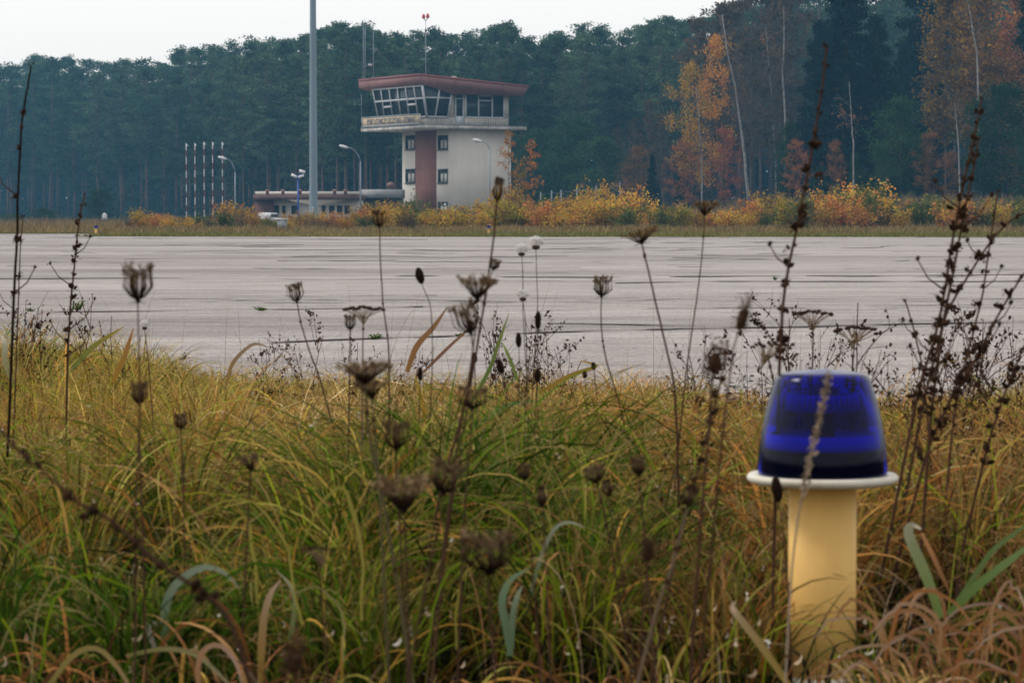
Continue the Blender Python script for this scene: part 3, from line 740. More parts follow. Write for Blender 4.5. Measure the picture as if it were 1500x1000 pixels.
# ================================================================== TREES
def tree_mesh_parts(kind, seed, H=20.0):
    "returns (trunk MB, crown MB) of a tree of height H, base at the origin"
    rnd = np.random.default_rng(seed)
    T, Cn = MB(), MB()
    if kind == "pine":
        bend = rnd.normal(0, .35, 2); h0 = rnd.uniform(.22, .42)
        T.tube([(bend[0] * t, bend[1] * t, H * t - (.3 if t == 0 else 0)) for t in np.linspace(0, .97, 6)], np.linspace(.21, .05, 6), 6)
        nb = 62; cs = []; cc = []
        for i in range(nb):
            t = h0 + (1 - h0) * (i + rnd.random()) / nb
            a = rnd.uniform(0, 2 * math.pi); prof = min(math.sin(min(1, (t - h0) / (1 - h0) * .95 + .12) * math.pi) ** .6, 1.5 * (1.04 - t) / .22 + .08)
            L = (H * .155) * prof * rnd.uniform(.55, 1.15) + .5
            if t < h0 + .15: L *= rnd.uniform(.4, 1)
            up = rnd.uniform(.0, .45) + (.7 if t > .9 else 0)
            st = np.array([bend[0] * t, bend[1] * t, H * t]); en = st + np.array([math.cos(a) * L, math.sin(a) * L, L * up])
            T.tube([st, (st + en) / 2 + (0, 0, -.1), en], [.05, .02], 3, cap=False)
            nc = int(5 + L * 3.2)
            for j in range(nc):
                f = rnd.uniform(.35, 1.05); c = st + (en - st) * f + rnd.normal(0, .16, 3) * (1 + L * .35) * np.array([1, 1, .45])
                m_ = 11
                cs.append(c + rnd.normal(0, .30, (m_, 3)) * np.array([1, 1, .34])); base = np.array([.062, .108, .052]) * rnd.uniform(.45, 1.8); cc.append(np.tile(base, (m_, 1)) * rnd.uniform(.8, 1.2, (m_, 1)))
        Cn.leaves(np.concatenate(cs), .36, np.concatenate(cc), .34, up=.3, rnd=rnd)
    elif kind == "spruce":
        T.tube([(0, 0, -.3), (0, 0, H * .5), (0, 0, H * .99)], [.30, .16, .03], 7)
        cs = []; cc = []; nb = 150
        for i in range(nb):
            t = .04 + .95 * (i + rnd.random()) / nb; a = rnd.uniform(0, 2 * math.pi)
            L = H * .19 * (1 - t) ** .8 * rnd.uniform(.75, 1.12) + .25
            st = np.array([0, 0, H * t]); dirv = np.array([math.cos(a), math.sin(a), 0])
            for j in range(int(6 + L * 5)):
                f = rnd.uniform(.15, 1.0)
                drop = -.28 * L * f + .32 * L * max(0, f - .6) ** 1.2 * 1.6
                c = st + dirv * L * f + (0, 0, drop) + np.cross(dirv, (0, 0, 1)) * rnd.normal(0, .22) * L * (1.1 - f) * 1.1
                m_ = 9
                cs.append(c + rnd.normal(0, .20, (m_, 3)) * np.array([1, 1, .9])); base = np.array([.012, .034, .022]) * rnd.uniform(.7, 1.4); cc.append(np.tile(base, (m_, 1)) * rnd.uniform(.8, 1.2, (m_, 1)))
            T.tube([st, st + dirv * L * .6 + (0, 0, -.17 * L), st + dirv * L + (0, 0, -.13 * L)], [.035, .01], 3, cap=False)
        Cn.leaves(np.concatenate(cs), .34, np.concatenate(cc), .4, droop=.7, rnd=rnd)
    else:
        # broadleaf kinds: birch (white thin trunk, drooping twigs), bare (twigs only), oak (dense leaves), round (evergreen-dark bush tree)
        P = dict(birch=(.10, .30, 34, .55, 5200), weeping=(.08, .12, 26, .6, 800), bare=(.08, .22, 50, .62, 1700), oak=(.13, .16, 34, .85, 4200), round=(.12, .05, 46, 1.0, 8500), redoak=(.12, .12, 34, .9, 4200))[kind]
        r0, h0, nb, wid, nl = P
        lean = rnd.normal(0, .05, 2) * H * (.6 if kind in ("birch", "bare") else .2)
        tp = [np.array([lean[0] * t ** 1.4 + rnd.normal(0, .06), lean[1] * t, H * t]) for t in np.linspace(0, .97, 8)]; tp[0][2] = -.3
        T.tube(tp, np.linspace(r0 * H / 14, .02, 8), 6)
        tw_pts = []
        tps = np.array(tp)
        for i in range(nb):
            t = h0 + (1 - h0) * ((i + rnd.random()) / nb) ** 1.0
            st = np.array([np.interp(t, np.linspace(0, .97, 8), tps[:, k]) for k in range(3)])
            a = rnd.uniform(0, 2 * math.pi); q = (t - h0) / (1 - h0)
            L = H * .24 * wid * (math.sin((q * .85 + .13) * math.pi) ** .7) * rnd.uniform(.6, 1.2) + .3
            up = rnd.uniform(.5, 1.3) if kind in ("birch", "bare", "weeping") else rnd.uniform(.1, .9)
            d = np.array([math.cos(a), math.sin(a), up]); d /= np.linalg.norm(d)
            mid = st + d * L * .55 + rnd.normal(0, .06 * L, 3); en = st + d * L + np.array([0, 0, -.12 * L]) + rnd.normal(0, .08 * L, 3)
            T.tube([st, mid, en], [.035 * H / 14, .022 * H / 14, .01], 4, cap=False)
            for j in range(7 if kind in ("birch", "bare", "weeping") else 4):
                f = rnd.uniform(.3, 1); s2 = st + (mid - st) * min(1, f * 1.8) if f < .55 else mid + (en - mid) * (f - .55) / .45
                dd = rnd.normal(size=3); dd[2] = abs(dd[2]) * .6; dd /= np.linalg.norm(dd); l2 = L * rnd.uniform(.25, .6)
                e2 = s2 + dd * l2 + (np.array([0, 0, -.25 * l2]) if kind in ("birch", "weeping") else 0)
                T.tube([s2, (s2 + e2) / 2 + (0, 0, .08 * l2), e2], [.013, .006], 3, cap=False)
                tw_pts.append((s2, e2))
                if kind in ("bare", "birch", "weeping"):
                    for k in range(5):
                        s3 = s2 + (e2 - s2) * rnd.uniform(.2, 1); d3 = rnd.normal(size=3); d3[2] = abs(d3[2]) if kind == "bare" else -abs(d3[2]) * .7; e3 = s3 + d3 / np.linalg.norm(d3) * l2 * rnd.uniform(.4, .8)
                        T.tube([s3, e3], [.010, .005], 3, cap=False); tw_pts.append((s3, e3))
        S = np.array([a for a, b in tw_pts]); E = np.array([b for a, b in tw_pts])
        ncl = nl // 8; idx = rnd.integers(0, len(S), ncl)
        cen = S[idx] + (E[idx] - S[idx]) * rnd.uniform(.3, 1.1, (ncl, 1))
        spread = {"birch": .26, "weeping": .25, "bare": .15, "oak": .30, "round": .42, "redoak": .3}[kind]
        cs = (cen[:, None] + rnd.normal(0, spread, (ncl, 8, 3))).reshape(-1, 3)
        pal = {"birch": [(.42, .22, .035), (.36, .16, .04), (.30, .14, .05)], "weeping": [(.46, .24, .05), (.34, .17, .045), (.45, .27, .05)], "bare": [(.17, .105, .05), (.13, .085, .045), (.11, .085, .05)], "oak": [(.50, .29, .035), (.42, .22, .03), (.48, .34, .05)],
               "redoak": [(.30, .13, .05), (.36, .17, .045), (.22, .10, .05)], "round": [(.032, .085, .026), (.045, .10, .028), (.026, .065, .028)]}[kind]
        pc = np.array(pal)[rnd.integers(0, len(pal), ncl)] * rnd.uniform(.7, 1.3, (ncl, 1))
        Cn.leaves(cs, {"round": .26, "oak": .22, "redoak": .22, "birch": .22, "weeping": .42, "bare": .24}.get(kind, .17), np.repeat(pc, 8, 0), .7, rnd=rnd)
    return T, Cn
TRUNKM = dict(pine=M_pinebark, spruce=M_bark, birch=M_greytwig, weeping=M_bark, bare=M_greytwig, oak=M_bark, round=M_bark, redoak=M_bark)
NAME = dict(pine="pine_tree", spruce="spruce_tree", birch="birch_tree", weeping="birch_tree", bare="bare_tree", oak="oak_tree", round="evergreen_tree", redoak="oak_tree")
_proto = {}
def get_proto(kind, v, Hn=20.0):
    if (kind, v) not in _proto:
        T, Cn = tree_mesh_parts(kind, 100 + v * 13 + hash_(kind), Hn)
        t = thing(NAME[kind], "x", "tree")
        T.obj("trunk", TRUNKM[kind], t); Cn.obj("crown", M_leaf, t)
        _proto[(kind, v)] = t
    return _proto[(kind, v)]
def hash_(s): return sum(ord(c) * (i + 3) for i, c in enumerate(s)) % 997

# the far pine forest: five staggered rows, every pine a tree of its own
SKY = np.array([(-60, 104), (0, 101), (40, 92), (60, 85), (90, 90), (130, 96), (200, 93), (235, 90), (265, 78), (300, 76), (350, 70), (400, 64), (440, 54), (490, 38), (530, 40), (560, 52), (600, 55), (625, 50), (680, 58),
                (745, 40), (765, 58), (800, 62), (850, 47), (900, 58), (945, 58), (990, 50), (1020, 60), (1080, 40), (1200, 10), (1560, -20)])
def skyline(px): return float(np.interp(px, SKY[:, 0], SKY[:, 1]))
def bend(px): return 190 * float(sstep(600, -80, px))     # the wood draws away to the left
rows = [(356, 34, 14, "front"), (376, 30, 4, "second"), (398, 27, 0, "middle"), (420, 26, -3, "fourth"), (446, 27, 3, "back")]
zone = lambda px: ("at the far left" if px < 250 else "behind the banded poles and the terminal" if px < 520 else "behind the control tower" if px < 790 else "right of the control tower" if px < 1060 else "behind the autumn wood")
for ri, (D, step, drop, rn) in enumerate(rows):
    px = -50 + ri * 7
    while px < (1120 if ri < 2 else 1540):
        ytop = skyline(px) + drop + abs(random.gauss(0, 11)) * (1.5 if ri == 0 else 1) - 6
        Dd = D + random.uniform(-7, 7) + bend(px)
        H = zat(ytop, Dd) - .1
        x = xat(px, Dd); s_ = H / 20
        v = random.randrange(7)
        sx = random.uniform(.7, 1.15)
        place(get_proto("pine", v), (x, Dd, gz(x, Dd) - .1), random.uniform(0, 6.28), (s_ * sx, s_ * sx, s_),
              f"dark hazy pine, {rn} row of the forest, {zone(px)}", "tree", f"pines of the far forest, {rn} row {zone(px)}")
        px += step * random.uniform(.75, 1.25)
# dim wood beyond and between the trunks, reads as one mass
wm_ = MB(); n_ = 150000
wx_ = rng.uniform(-130, 95, n_); wy_ = rng.uniform(456, 480, n_) + 215 * sstep(-10, -108, wx_); wz_ = rng.random(n_) * 15
wm_.leaves(np.stack([wx_, wy_, wz_], 1), 1.0, np.array([.022, .045, .028]) * rng.uniform(.6, 1.3, (n_, 1)), .6)
n_ = 26000
wx_ = rng.uniform(-110, 60, n_); wy_ = rng.uniform(362, 448, n_) + 200 * sstep(-10, -105, wx_); wz_ = rng.random(n_) ** 1.6 * 5 * (.3 + vnoise(wx_ / 4, wy_ / 9))
wm_.leaves(np.stack([wx_, wy_, wz_], 1), .5, np.array([.025, .05, .026]) * rng.uniform(.6, 1.3, (n_, 1)), .6)
tag(wm_.obj("distant_woodland", M_leaf), "dim dark wood and undergrowth massed behind the pine trunks", "woodland", kind="stuff")

# single trees in front of it: kind, px of trunk, row of top, distance, width factor, label
singles = [
 ("round", 792, 196, 322, 1.25, "dark green bushy evergreen close against the tower's right wall"),
 ("round", 838, 178, 318, 1.3, "broad dark green evergreen, second of the group right of the tower"),
 ("round", 882, 206, 310, 1.3, "lower dark green evergreen before the grey bare birches right of the tower"),
 ("bare", 925, 176, 308, .8, "grey leafless birch right of the low evergreens"),
 ("bare", 950, 150, 312, .8, "taller grey leafless birch left of the orange oak"),
 ("bare", 972, 168, 305, .8, "thin grey leafless birch touching the orange oak"),
 ("redoak", 935, 215, 300, .8, "small dull red oak before the grey leafless birches"),
 ("oak", 1013, 95, 288, .72, "tall yellow-orange oak at the left edge of the autumn wood"),
 ("oak", 1042, 60, 296, .68, "slender golden oak behind the leaning white birch"),
 ("redoak", 1003, 208, 284, .8, "low rust-red oak under the tall yellow-orange oak"),
 ("redoak", 1060, 190, 286, .8, "low rusty oak at the foot of the leaning white birch"),
 ("bare", 1028, 30, 305, .95, "leafless brown tree rising above the orange oaks at the skyline"),
 ("bare", 1055, 8, 302, 1.0, "leafless twiggy tree on the skyline above the leaning birch"),
 ("bare", 1085, 2, 306, 1.0, "leafless greyish tree on the skyline, second left of the big spruce"),
 ("bare", 1112, -8, 300, 1.0, "tall leafless birch between the leaning birch and the big spruce"),
 ("bare", 1138, -14, 298, 1.0, "tall leafless birch touching the big spruce's left side"),
 ("bare", 1165, -20, 304, 1.0, "tall leafless tree behind the big spruce's left side"),
 ("bare", 1100, 60, 290, .9, "lower leafless brown tree right of the leaning white birch"),
 ("bare", 1128, 80, 286, .8, "thin leafless tree left of the dark round evergreen"),
 ("spruce", 1238, -58, 262, 1.45, "biggest dark spruce standing alone in the middle of the wood"),
 ("spruce", 1200, 30, 268, 1.2, "dark spruce overlapping the big spruce's left side"),
 ("spruce", 1282, 20, 268, 1.2, "dark spruce overlapping the big spruce's right side"),
 ("spruce", 1352, -75, 282, 1.3, "tall spruce reaching past the top between big spruce and yellow birch"),
 ("spruce", 1322, 60, 276, .8, "lower dark spruce filling the gap right of the big spruce"),
 ("spruce", 1505, -30, 262, .8, "dark spruce cut by the right edge of the picture"),
 ("round", 1154, 186, 262, .8, "dark green rounded evergreen left of the small orange oak"),
 ("redoak", 1166, 206, 246, .62, "small bright rust-orange oak before the big spruce"),
 ("redoak", 1222, 206, 250, .5, "narrow dark red young oak before the big spruce"),
 ("round", 1200, 246, 252, .9, "low dark green shrub tree between the orange and the dark red oaks"),
 ("round", 1252, 226, 248, .75, "low greenish shrub tree right of the narrow dark red oak"),
 ("round", 1318, 150, 250, 1.15, "big green evergreen in front of the gap right of the big spruce"),
 ("round", 1290, 215, 246, .8, "lower green evergreen leaning on the big green one"),
 ("redoak", 1360, 196, 248, .7, "dull brown-red oak between the two big green evergreens"),
 ("redoak", 1392, 222, 246, .75, "low brown-red oak under the yellow birch"),
 ("birch", 1384, -12, 258, .95, "yellowing birch with a pale trunk, left of the whitest birch"),
 ("birch", 1412, 10, 262, .85, "yellowing birch between two pale trunks near the right edge"),
 ("birch", 1441, -45, 256, 1.0, "birch with the whitest upright trunk near the right edge"),
 ("birch", 1478, -20, 264, .95, "sparse birch behind the reddish oak at the right edge"),
 ("redoak", 1466, 92, 254, .85, "tall reddish oak in front of the whitest birch"),
 ("redoak", 1502, 84, 256, .8, "reddish oak cut by the right edge of the picture"),
 ("round", 1432, 150, 246, .95, "big dark green evergreen under the reddish oak"),
 ("round", 1474, 130, 244, 1.05, "biggest dark green evergreen at the right edge"),
 ("round", 1510, 180, 240, .9, "dark green evergreen cut by the right edge of the picture"),
 ("round", 65, 306, 290, 3.4, "round grey-green willow bush at the far left before the forest"),
 ("round", 147, 279, 330, 1.7, "hazy dark green young tree at the left edge of the forest"),
 ("round", 15, 314, 300, 6, "low wide green bush cut by the left edge of the picture"),
 ("bare", 905, 190, 320, .8, "thin grey leafless birch between the evergreens and the small red oak"),
 ("spruce", 1000, 215, 300, .9, "small dark spruce at the left foot of the yellow-orange oak"),
 ("spruce", 955, 225, 298, .9, "small dark spruce before the grey leafless birches"),
]
for i, (kd, px, yt, D, wf_, lb) in enumerate(singles):
    x = xat(px, D); g_ = gz(x, D); H = zat(yt, D) - g_; s_ = H / 20 if kd in ("pine", "spruce") else H / 14
    pr_ = get_proto(kd, random.randrange(4 if kd != "spruce" else 3), 20.0 if kd in ("pine", "spruce") else 14.0)
    k = wf_ * (s_ if kd != "round" else max(s_, .3) * 1.1)
    if kd == "round": k = wf_ * s_ * 1.15
    if kd == "redoak": k *= 1.55
    place(pr_, (x, D, g_ - .05), random.uniform(0, 6.28), (k, k, s_), lb, "tree", "single trees along the edge of the wood")

def white_birch(label, pts, D, r, twigs):
    "birch drawn from its trunk line in the photograph: pts from top to foot"
    rnd = np.random.default_rng(int(pts[0][0]))
    P = [at(px, py, D) for px, py in pts][::-1]; root = Vector((P[0].x, D, gz(P[0].x, D) - .1))
    t = thing("birch_tree", label, "tree", root, group="single trees along the edge of the wood")
    L_ = [np.array(p - root) for p in P]; L_[0][2] = -.1
    k = np.linspace(0, 1, 14); LL = np.array(L_); s_ = np.linspace(0, 1, len(L_))
    tp = np.stack([np.interp(k, s_, LL[:, j]) for j in range(3)], 1); tp[:, :2] += rnd.normal(0, .018, (14, 2))
    T = MB().tube(tp, np.linspace(r, r * .3, 14), 6); B = MB(); cs = []
    for i in range(twigs):
        q = rnd.uniform(.4, 1); st = np.array([np.interp(q, k, tp[:, j]) for j in range(3)])
        a = rnd.uniform(0, 6.28); l = rnd.uniform(1, 3.2) * (1.3 - q); d = np.array([math.cos(a), math.sin(a), rnd.uniform(.8, 1.8)]); d /= np.linalg.norm(d)
        e = st + d * l; B.tube([st, (st + e) / 2, e], [.03, .012], 3, cap=False)
        for j in range(6):
            s2 = st + (e - st) * rnd.uniform(.3, 1); e2 = s2 + rnd.normal(0, .45, 3) + (0, 0, -.1); B.tube([s2, e2], [.012, .006], 3, cap=False); cs.append(e2 + rnd.normal(0, .12, (3, 3)))
    T.obj("trunk", M_birch, t); B.obj("twigs", M_greytwig, t)
    MB().leaves(np.concatenate(cs), .15, (.26, .15, .05), .7, rnd=rnd).obj("crown", M_leaf, t)
white_birch("leaning birch with a bright white trunk right of the orange oaks", [(1058, 22), (1066, 80), (1078, 130), (1086, 190), (1092, 240), (1097, 278)], 278, .17, 26)
white_birch("birch with a thin white upright stem, left of the big spruce", [(1148, 10), (1149, 60), (1146, 110), (1150, 160), (1149, 215)], 284, .12, 20)
white_birch("birch with two thin pale stems between the leaning birch and big spruce", [(1122, 40), (1126, 90), (1131, 140), (1138, 200)], 288, .08, 14)
white_birch("thin white birch stem at the foot of the yellow-orange oak", [(1020, 130), (1026, 200), (1028, 240), (1029, 292)], 276, .085, 8)
white_birch("thin pale birch stem in front of the big spruce", [(1244, 120), (1247, 170), (1249, 200), (1251, 226)], 246, .08, 6)
white_birch("thin pale birch stem at the left foot of the brown-red oak", [(1398, 150), (1401, 180), (1404, 210), (1407, 232)], 242, .075, 6)
white_birch("white birch stem curving up behind the tall reddish oak", [(1415, -10), (1424, 40), (1431, 80), (1438, 118)], 250, .10, 10)

# ------------------------------------------------------------------ scrub on the far verge
def shrub_mesh(kind, seed):
    rnd = np.random.default_rng(seed); S, Lf = MB(), MB(); cs = []; cc = []
    pal = {"yellow": [(.62, .45, .05), (.56, .34, .05), (.42, .38, .06), (.50, .25, .045)], "orange": [(.50, .26, .055), (.44, .20, .05), (.54, .36, .06), (.36, .17, .055)],
           "green": [(.12, .16, .04), (.16, .18, .045), (.09, .13, .035)], "brown": [(.20, .12, .06), (.16, .10, .05), (.26, .15, .06)], "straw": [(.30, .22, .12), (.24, .17, .09), (.20, .13, .08)]}[kind]
    for i in range(26):
        a = rnd.uniform(0, 6.28); r = rnd.uniform(0, .55); b = np.array([math.cos(a) * r * .5, math.sin(a) * r * .5, -.05])
        h = rnd.uniform(.55, 1.0); e = np.array([math.cos(a) * r * 1.25, math.sin(a) * r * 1.25, h]) + rnd.normal(0, .05, 3)
        mid = (b + e) / 2 + rnd.normal(0, .04, 3)
        S.tube([b, mid, e], [.009, .003], 3, cap=False)
        for j in range(5):
            q = rnd.uniform(.3, .95); s2 = b + (e - b) * q; e2 = s2 + rnd.normal(0, .09, 3) + (0, 0, .08); S.tube([s2, e2], [.004, .002], 3, cap=False)
            n = 7 if kind != "straw" else 3; cs.append(s2 + (e2 - s2) * rnd.uniform(.2, 1.3, (n, 1)) + rnd.normal(0, .045, (n, 3))); cc.append(np.tile(np.array(pal[rnd.integers(len(pal))]) * rnd.uniform(.7, 1.25), (n, 1)))
        n = 12; cs.append(b + (e - b) * rnd.uniform(.25, 1.05, (n, 1)) + rnd.normal(0, .05, (n, 3))); cc.append(np.tile(np.array(pal[rnd.integers(len(pal))]) * rnd.uniform(.7, 1.25), (n, 1)))
    Lf.leaves(np.concatenate(cs), .075, np.concatenate(cc), .6, rnd=rnd)
    return S, Lf
_sh = {}
def shrub_proto(kind, v):
    if (kind, v) not in _sh:
        S, Lf = shrub_mesh(kind, 500 + v * 7 + hash_(kind)); t = thing("shrub", "x", "shrub")
        S.obj("stems", M_bark, t); Lf.obj("foliage", M_leaf, t); _sh[(kind, v)] = t
    return _sh[(kind, v)]
szone = [(0, 270, "left of the banded poles"), (270, 375, "under the banded poles"), (375, 455, "before the terminal, left of the mast"), (455, 590, "between the mast and the tower"), (590, 760, "under the tower"),
         (760, 930, "just right of the tower"), (930, 1110, "before the orange oaks"), (1110, 1310, "before the big spruce"), (1310, 1600, "near the right edge")]
ordn = ["leftmost", "second", "third", "fourth", "fifth", "sixth", "seventh", "eighth", "ninth", "tenth", "eleventh", "twelfth", "thirteenth", "fourteenth"]
todo = []
for row, (D, dp) in enumerate(((158, 0), (176, 9), (205, 17))):
    px = 196 + row * 9
    while px < 1530:
        hue = float(vnoise(px / 60 + row * 7, row * 3.1)); r_ = random.random()
        if 275 < px < 335 and row < 3: kd = random.choice(["green", "brown", "straw"])
        elif px < 270: kd = random.choice(["orange", "brown", "yellow"])
        elif hue > .42: kd = "yellow" if r_ < .75 else "green"
        elif hue > .3: kd = "orange" if r_ < .7 else "yellow"
        else: kd = "brown" if r_ < .3 else "straw" if r_ < .5 else "orange"
        if 1000 < px < 1120 and row > 0 and r_ < .6: kd = "straw"
        base = np.interp(px, [190, 300, 345, 380, 420, 470, 560, 640, 720, 860, 900, 1000, 1100, 1270, 1330, 1500], [312, 316, 303, 305, 316, 306, 303, 306, 296, 284, 292, 294, 292, 284, 296, 292])
        base = base + 3 * (px > 800) - 1 + 8 * (375 < px < 535)
        yt = base + dp * -.1 + random.gauss(0, 6) + (6 if row == 0 else 0)
        if kd in ("brown", "straw"): yt += 8
        todo.append((px, row, D + random.uniform(-6, 6), kd, yt)); px += random.uniform(17, 36) * (.72 if px < 640 else 1) * (1 if row < 2 else 1.35)
for px, yt, D, lb in ((746, 236, 196, "tallest sparse orange weeping birch sapling in front of the tower's right edge"), 
                      (778, 243, 190, "orange sapling with drooping twigs just right of the tower"), (764, 264, 186, "low orange sapling at the tower's right corner")):
    x = xat(px, D); H = zat(yt, D); k = H / 14
    place(get_proto("weeping", px % 3), (x, D, gz(x, D)), random.uniform(0, 6), (k * .9, k * .9, k), lb, "tree", "orange birch saplings before the tower")
todo += [(730, 3, 188, "yellow", 276), (755, 3, 184, "orange", 272), (860, 3, 200, "yellow", 272), (885, 3, 204, "yellow", 268), (1272, 3, 160, "green", 270)]
rown = ["front row", "second row", "rear row", "tallest ones"]
kname = dict(yellow="yellow", orange="rust-orange", green="green", brown="brown", straw="dry straw-coloured")
cnt = {}
for px, row, D, kd, yt in sorted(todo):
    zn = next(z for a, b, z in szone if a <= px < b); key = (zn, row, kd); i = cnt.get(key, 0); cnt[key] = i + 1
    x = xat(px, D); g_ = gz(x, D); H = max(.7, zat(yt, D) - g_); k = H * random.uniform(.8, 1.25) * (1.15 if row < 3 else .6)
    if row < 3: k = max(k, 1.1)
    place(shrub_proto(kd, random.randrange(3)), (x, D, g_), random.uniform(0, 6.28), (k, k, H),
          f"{ordn[min(i, 13)]} {kname[kd]} shrub of the {rown[row]} {zn}", "shrub", "autumn shrubs along the far verge")

# rough grass and dry herbs of the far verge: uncountable
vb = MB()
def far_blades(n, xr, yr, h, wpx, pal, mound=False):
    x = rng.uniform(*xr, n); y = rng.uniform(*yr, n)
    if not mound: y = np.maximum(y, np.interp(x, [-60, -16.25, -15.7, 0, 60], [128.2, 127.7, 107.6, 104.6, 101.1]) + rng.random(n) * .6)
    z = 1.9 * sstep(165, 235, y) * sstep(6, 26, x) + 1.0 * sstep(250, 330, y) * sstep(8, 40, x)
    hh = h * rng.uniform(.5, 1.3, n) * (.45 + 1.1 * vnoise(x * .6, y * .3)); t = np.linspace(0, 1, 3)
    ln = rng.normal(0, .35, (n, 2)) * hh[:, None]
    P = np.stack([x[:, None] + ln[:, 0:1] * t ** 2, y[:, None] + ln[:, 1:2] * t ** 2, z[:, None] + hh[:, None] * t], -1)
    W = (y * .00023 * wpx)[:, None] * np.array([1, .8, .15])
    pc = np.array(pal); vn_ = vnoise(x * .25 + 3, y * .1); ci = np.clip((vn_ * len(pal) + rng.normal(0, .8, n)), 0, len(pal) - 1).astype(int)
    c = pc[ci] * rng.uniform(.65, 1.3, (n, 1)); vb.ribbons(P, W, np.repeat(c[:, None], 3, 1))
GP = [(.13, .12, .04), (.16, .15, .05), (.24, .17, .07), (.20, .13, .06)]
far_blades(30000, (-28, 28), (104, 130), .10, 1.6, [(.16, .19, .045), (.22, .20, .055), (.30, .23, .08)])
far_blades(26000, (-32, 34), (128, 160), .25, 1.4, [(.28, .21, .085), (.30, .19, .08), (.20, .17, .06), (.36, .26, .11)])
far_blades(36000, (-38, 44), (160, 215), .38, 1.6, [(.30, .20, .10), (.27, .18, .09), (.20, .17, .06), (.38, .28, .14)], True)
far_blades(22000, (-60, 60), (215, 320), .6, 1.5, [(.20, .15, .09), (.16, .13, .06), (.26, .19, .11)], True)
tag(vb.obj("verge_grass", M_grass), "rough brown and green grass and dry herbs along the far side of the runway", "grass", kind="stuff")

# ------------------------------------------------------------------ haze
def haze_box():
    hz = MB().box(-720, 720, -60, 1520, -1.5, 34)
    m = bpy.data.materials.new("haze_air"); m.use_nodes = True; N = m.node_tree.nodes; L = m.node_tree.links; N.remove(N["Principled BSDF"])
    v = N.new("ShaderNodeVolumePrincipled"); v.inputs["Color"].default_value = (.22, .59, .93, 1); v.inputs["Density"].default_value = HAZE; v.inputs["Anisotropy"].default_value = .1
    L.new(v.outputs[0], N["Material Output"].inputs["Volume"])
    return tag(hz.obj("haze", m), "thin bluish haze over the airfield", "haze", kind="stuff")
HAZE = .00038
haze_box()

# ================================================================== FOREGROUND GRASS
gr_ = MB()
def blades(n, yr, hfun, wr, pal, th0=(.0, .35), th1=(.7, .5), k=6, xr=None, den=None, stiff=1.6, mb=None, taper=.12, hvar=(.55, 1.15), clump=None, bright=1.0):
    mb = mb or gr_
    y = rng.uniform(yr[0], yr[1], n)
    if xr is None:
        x = rng.uniform(-1, 1, n) * (.172 * y + .28)
    else: x = rng.uniform(xr[0], xr[1], n) * y        # slopes: px offset / F
    az = rng.uniform(0, 2 * math.pi, n)
    if clump:
        ci_ = rng.integers(0, clump[0], n); cx, cy = x[:clump[0]][ci_], y[:clump[0]][ci_]; ox, oy = rng.normal(0, clump[1], (2, n))
        x, y = cx + ox, cy + oy; az = np.arctan2(oy, ox) + rng.normal(0, .7, n)
    ok = y < near_edge(x) + .25
    if den is not None: ok &= rng.random(n) < den(x, y)
    # worn gaps between the tussocks, bare down to the shade-coloured litter
    gap = sstep(.44, .34, vnoise(x * 3.6 + 31, y * 2.2 + 40)) * sstep(3.3, 3.6, y) * sstep(7.5, 5.5, y)
    ok &= rng.random(n) > gap * .9
    ok &= (x - xat(1206, 3.9)) ** 2 + (y - 3.9) ** 2 > .06 ** 2
    x, y, az = x[ok], y[ok], az[ok]; n = len(x)
    h = hfun(x, y) * rng.uniform(hvar[0], hvar[1], n)
    a0 = np.abs(rng.normal(th0[0], th0[1], n)); a1 = np.abs(rng.normal(th1[0], th1[1], n))
    L = h * (1 + .35 * a1)
    t = np.linspace(0, 1, k + 1); th = a0[:, None] + a1[:, None] * t[None] ** stiff
    ds = L[:, None] / k
    R_ = np.concatenate([np.zeros((n, 1)), np.cumsum(np.sin(th[:, :-1]) * ds, 1)], 1); Zz = np.concatenate([np.zeros((n, 1)), np.cumsum(np.cos(th[:, :-1]) * ds, 1)], 1)
    wob = rng.normal(0, .03, (n, 1)) * t[None] ** 2 * L[:, None] * 4
    P = np.stack([x[:, None] + R_ * np.cos(az)[:, None] - wob * np.sin(az)[:, None], y[:, None] + R_ * np.sin(az)[:, None] + wob * np.cos(az)[:, None], np.maximum(Zz, .004)], -1)
    W = rng.uniform(wr[0], wr[1], n)[:, None] * np.interp(t, [0, .15, .5, .85, 1], [.7, 1, .9, .5, taper])[None]
    pal = np.array([p[:3] for p in pal], float); tips = None
    vn_ = vnoise(x * 2.3 + 5, y * 1.1); ci = np.clip(vn_ * len(pal) + rng.normal(0, 1.0, n), 0, len(pal) - .01).astype(int)
    c = pal[ci] * bright * (.25 + 1.5 * rng.random((n, 1)) ** 1.3)
    col = np.repeat(c[:, None], k + 1, 1)
    dry = rng.random(n) < .35                       # withered tips
    tipc = np.array([.46, .30, .12]); f = (t ** 3)[None, :, None] * dry[:, None, None] * .8
    col = col * (1 - f) + tipc * f
    mb.ribbons(P, W, col)
TAN = [(.55, .40, .15), (.42, .26, .08), (.62, .49, .24), (.32, .19, .05), (.50, .21, .045), (.40, .32, .08)]
MIX = [(.44, .28, .07), (.24, .26, .03), (.50, .36, .11), (.36, .31, .03), (.42, .19, .03), (.17, .22, .02)]
GRN = [(.06, .14, .008), (.11, .20, .01), (.18, .27, .012), (.04, .09, .008), (.28, .33, .015)]
YEL = [(.42, .29, .05), (.40, .22, .04), (.34, .30, .06), (.38, .16, .035)]
RUS = [(.36, .15, .045), (.30, .12, .045), (.40, .22, .09), (.24, .11, .05), (.44, .30, .18)]
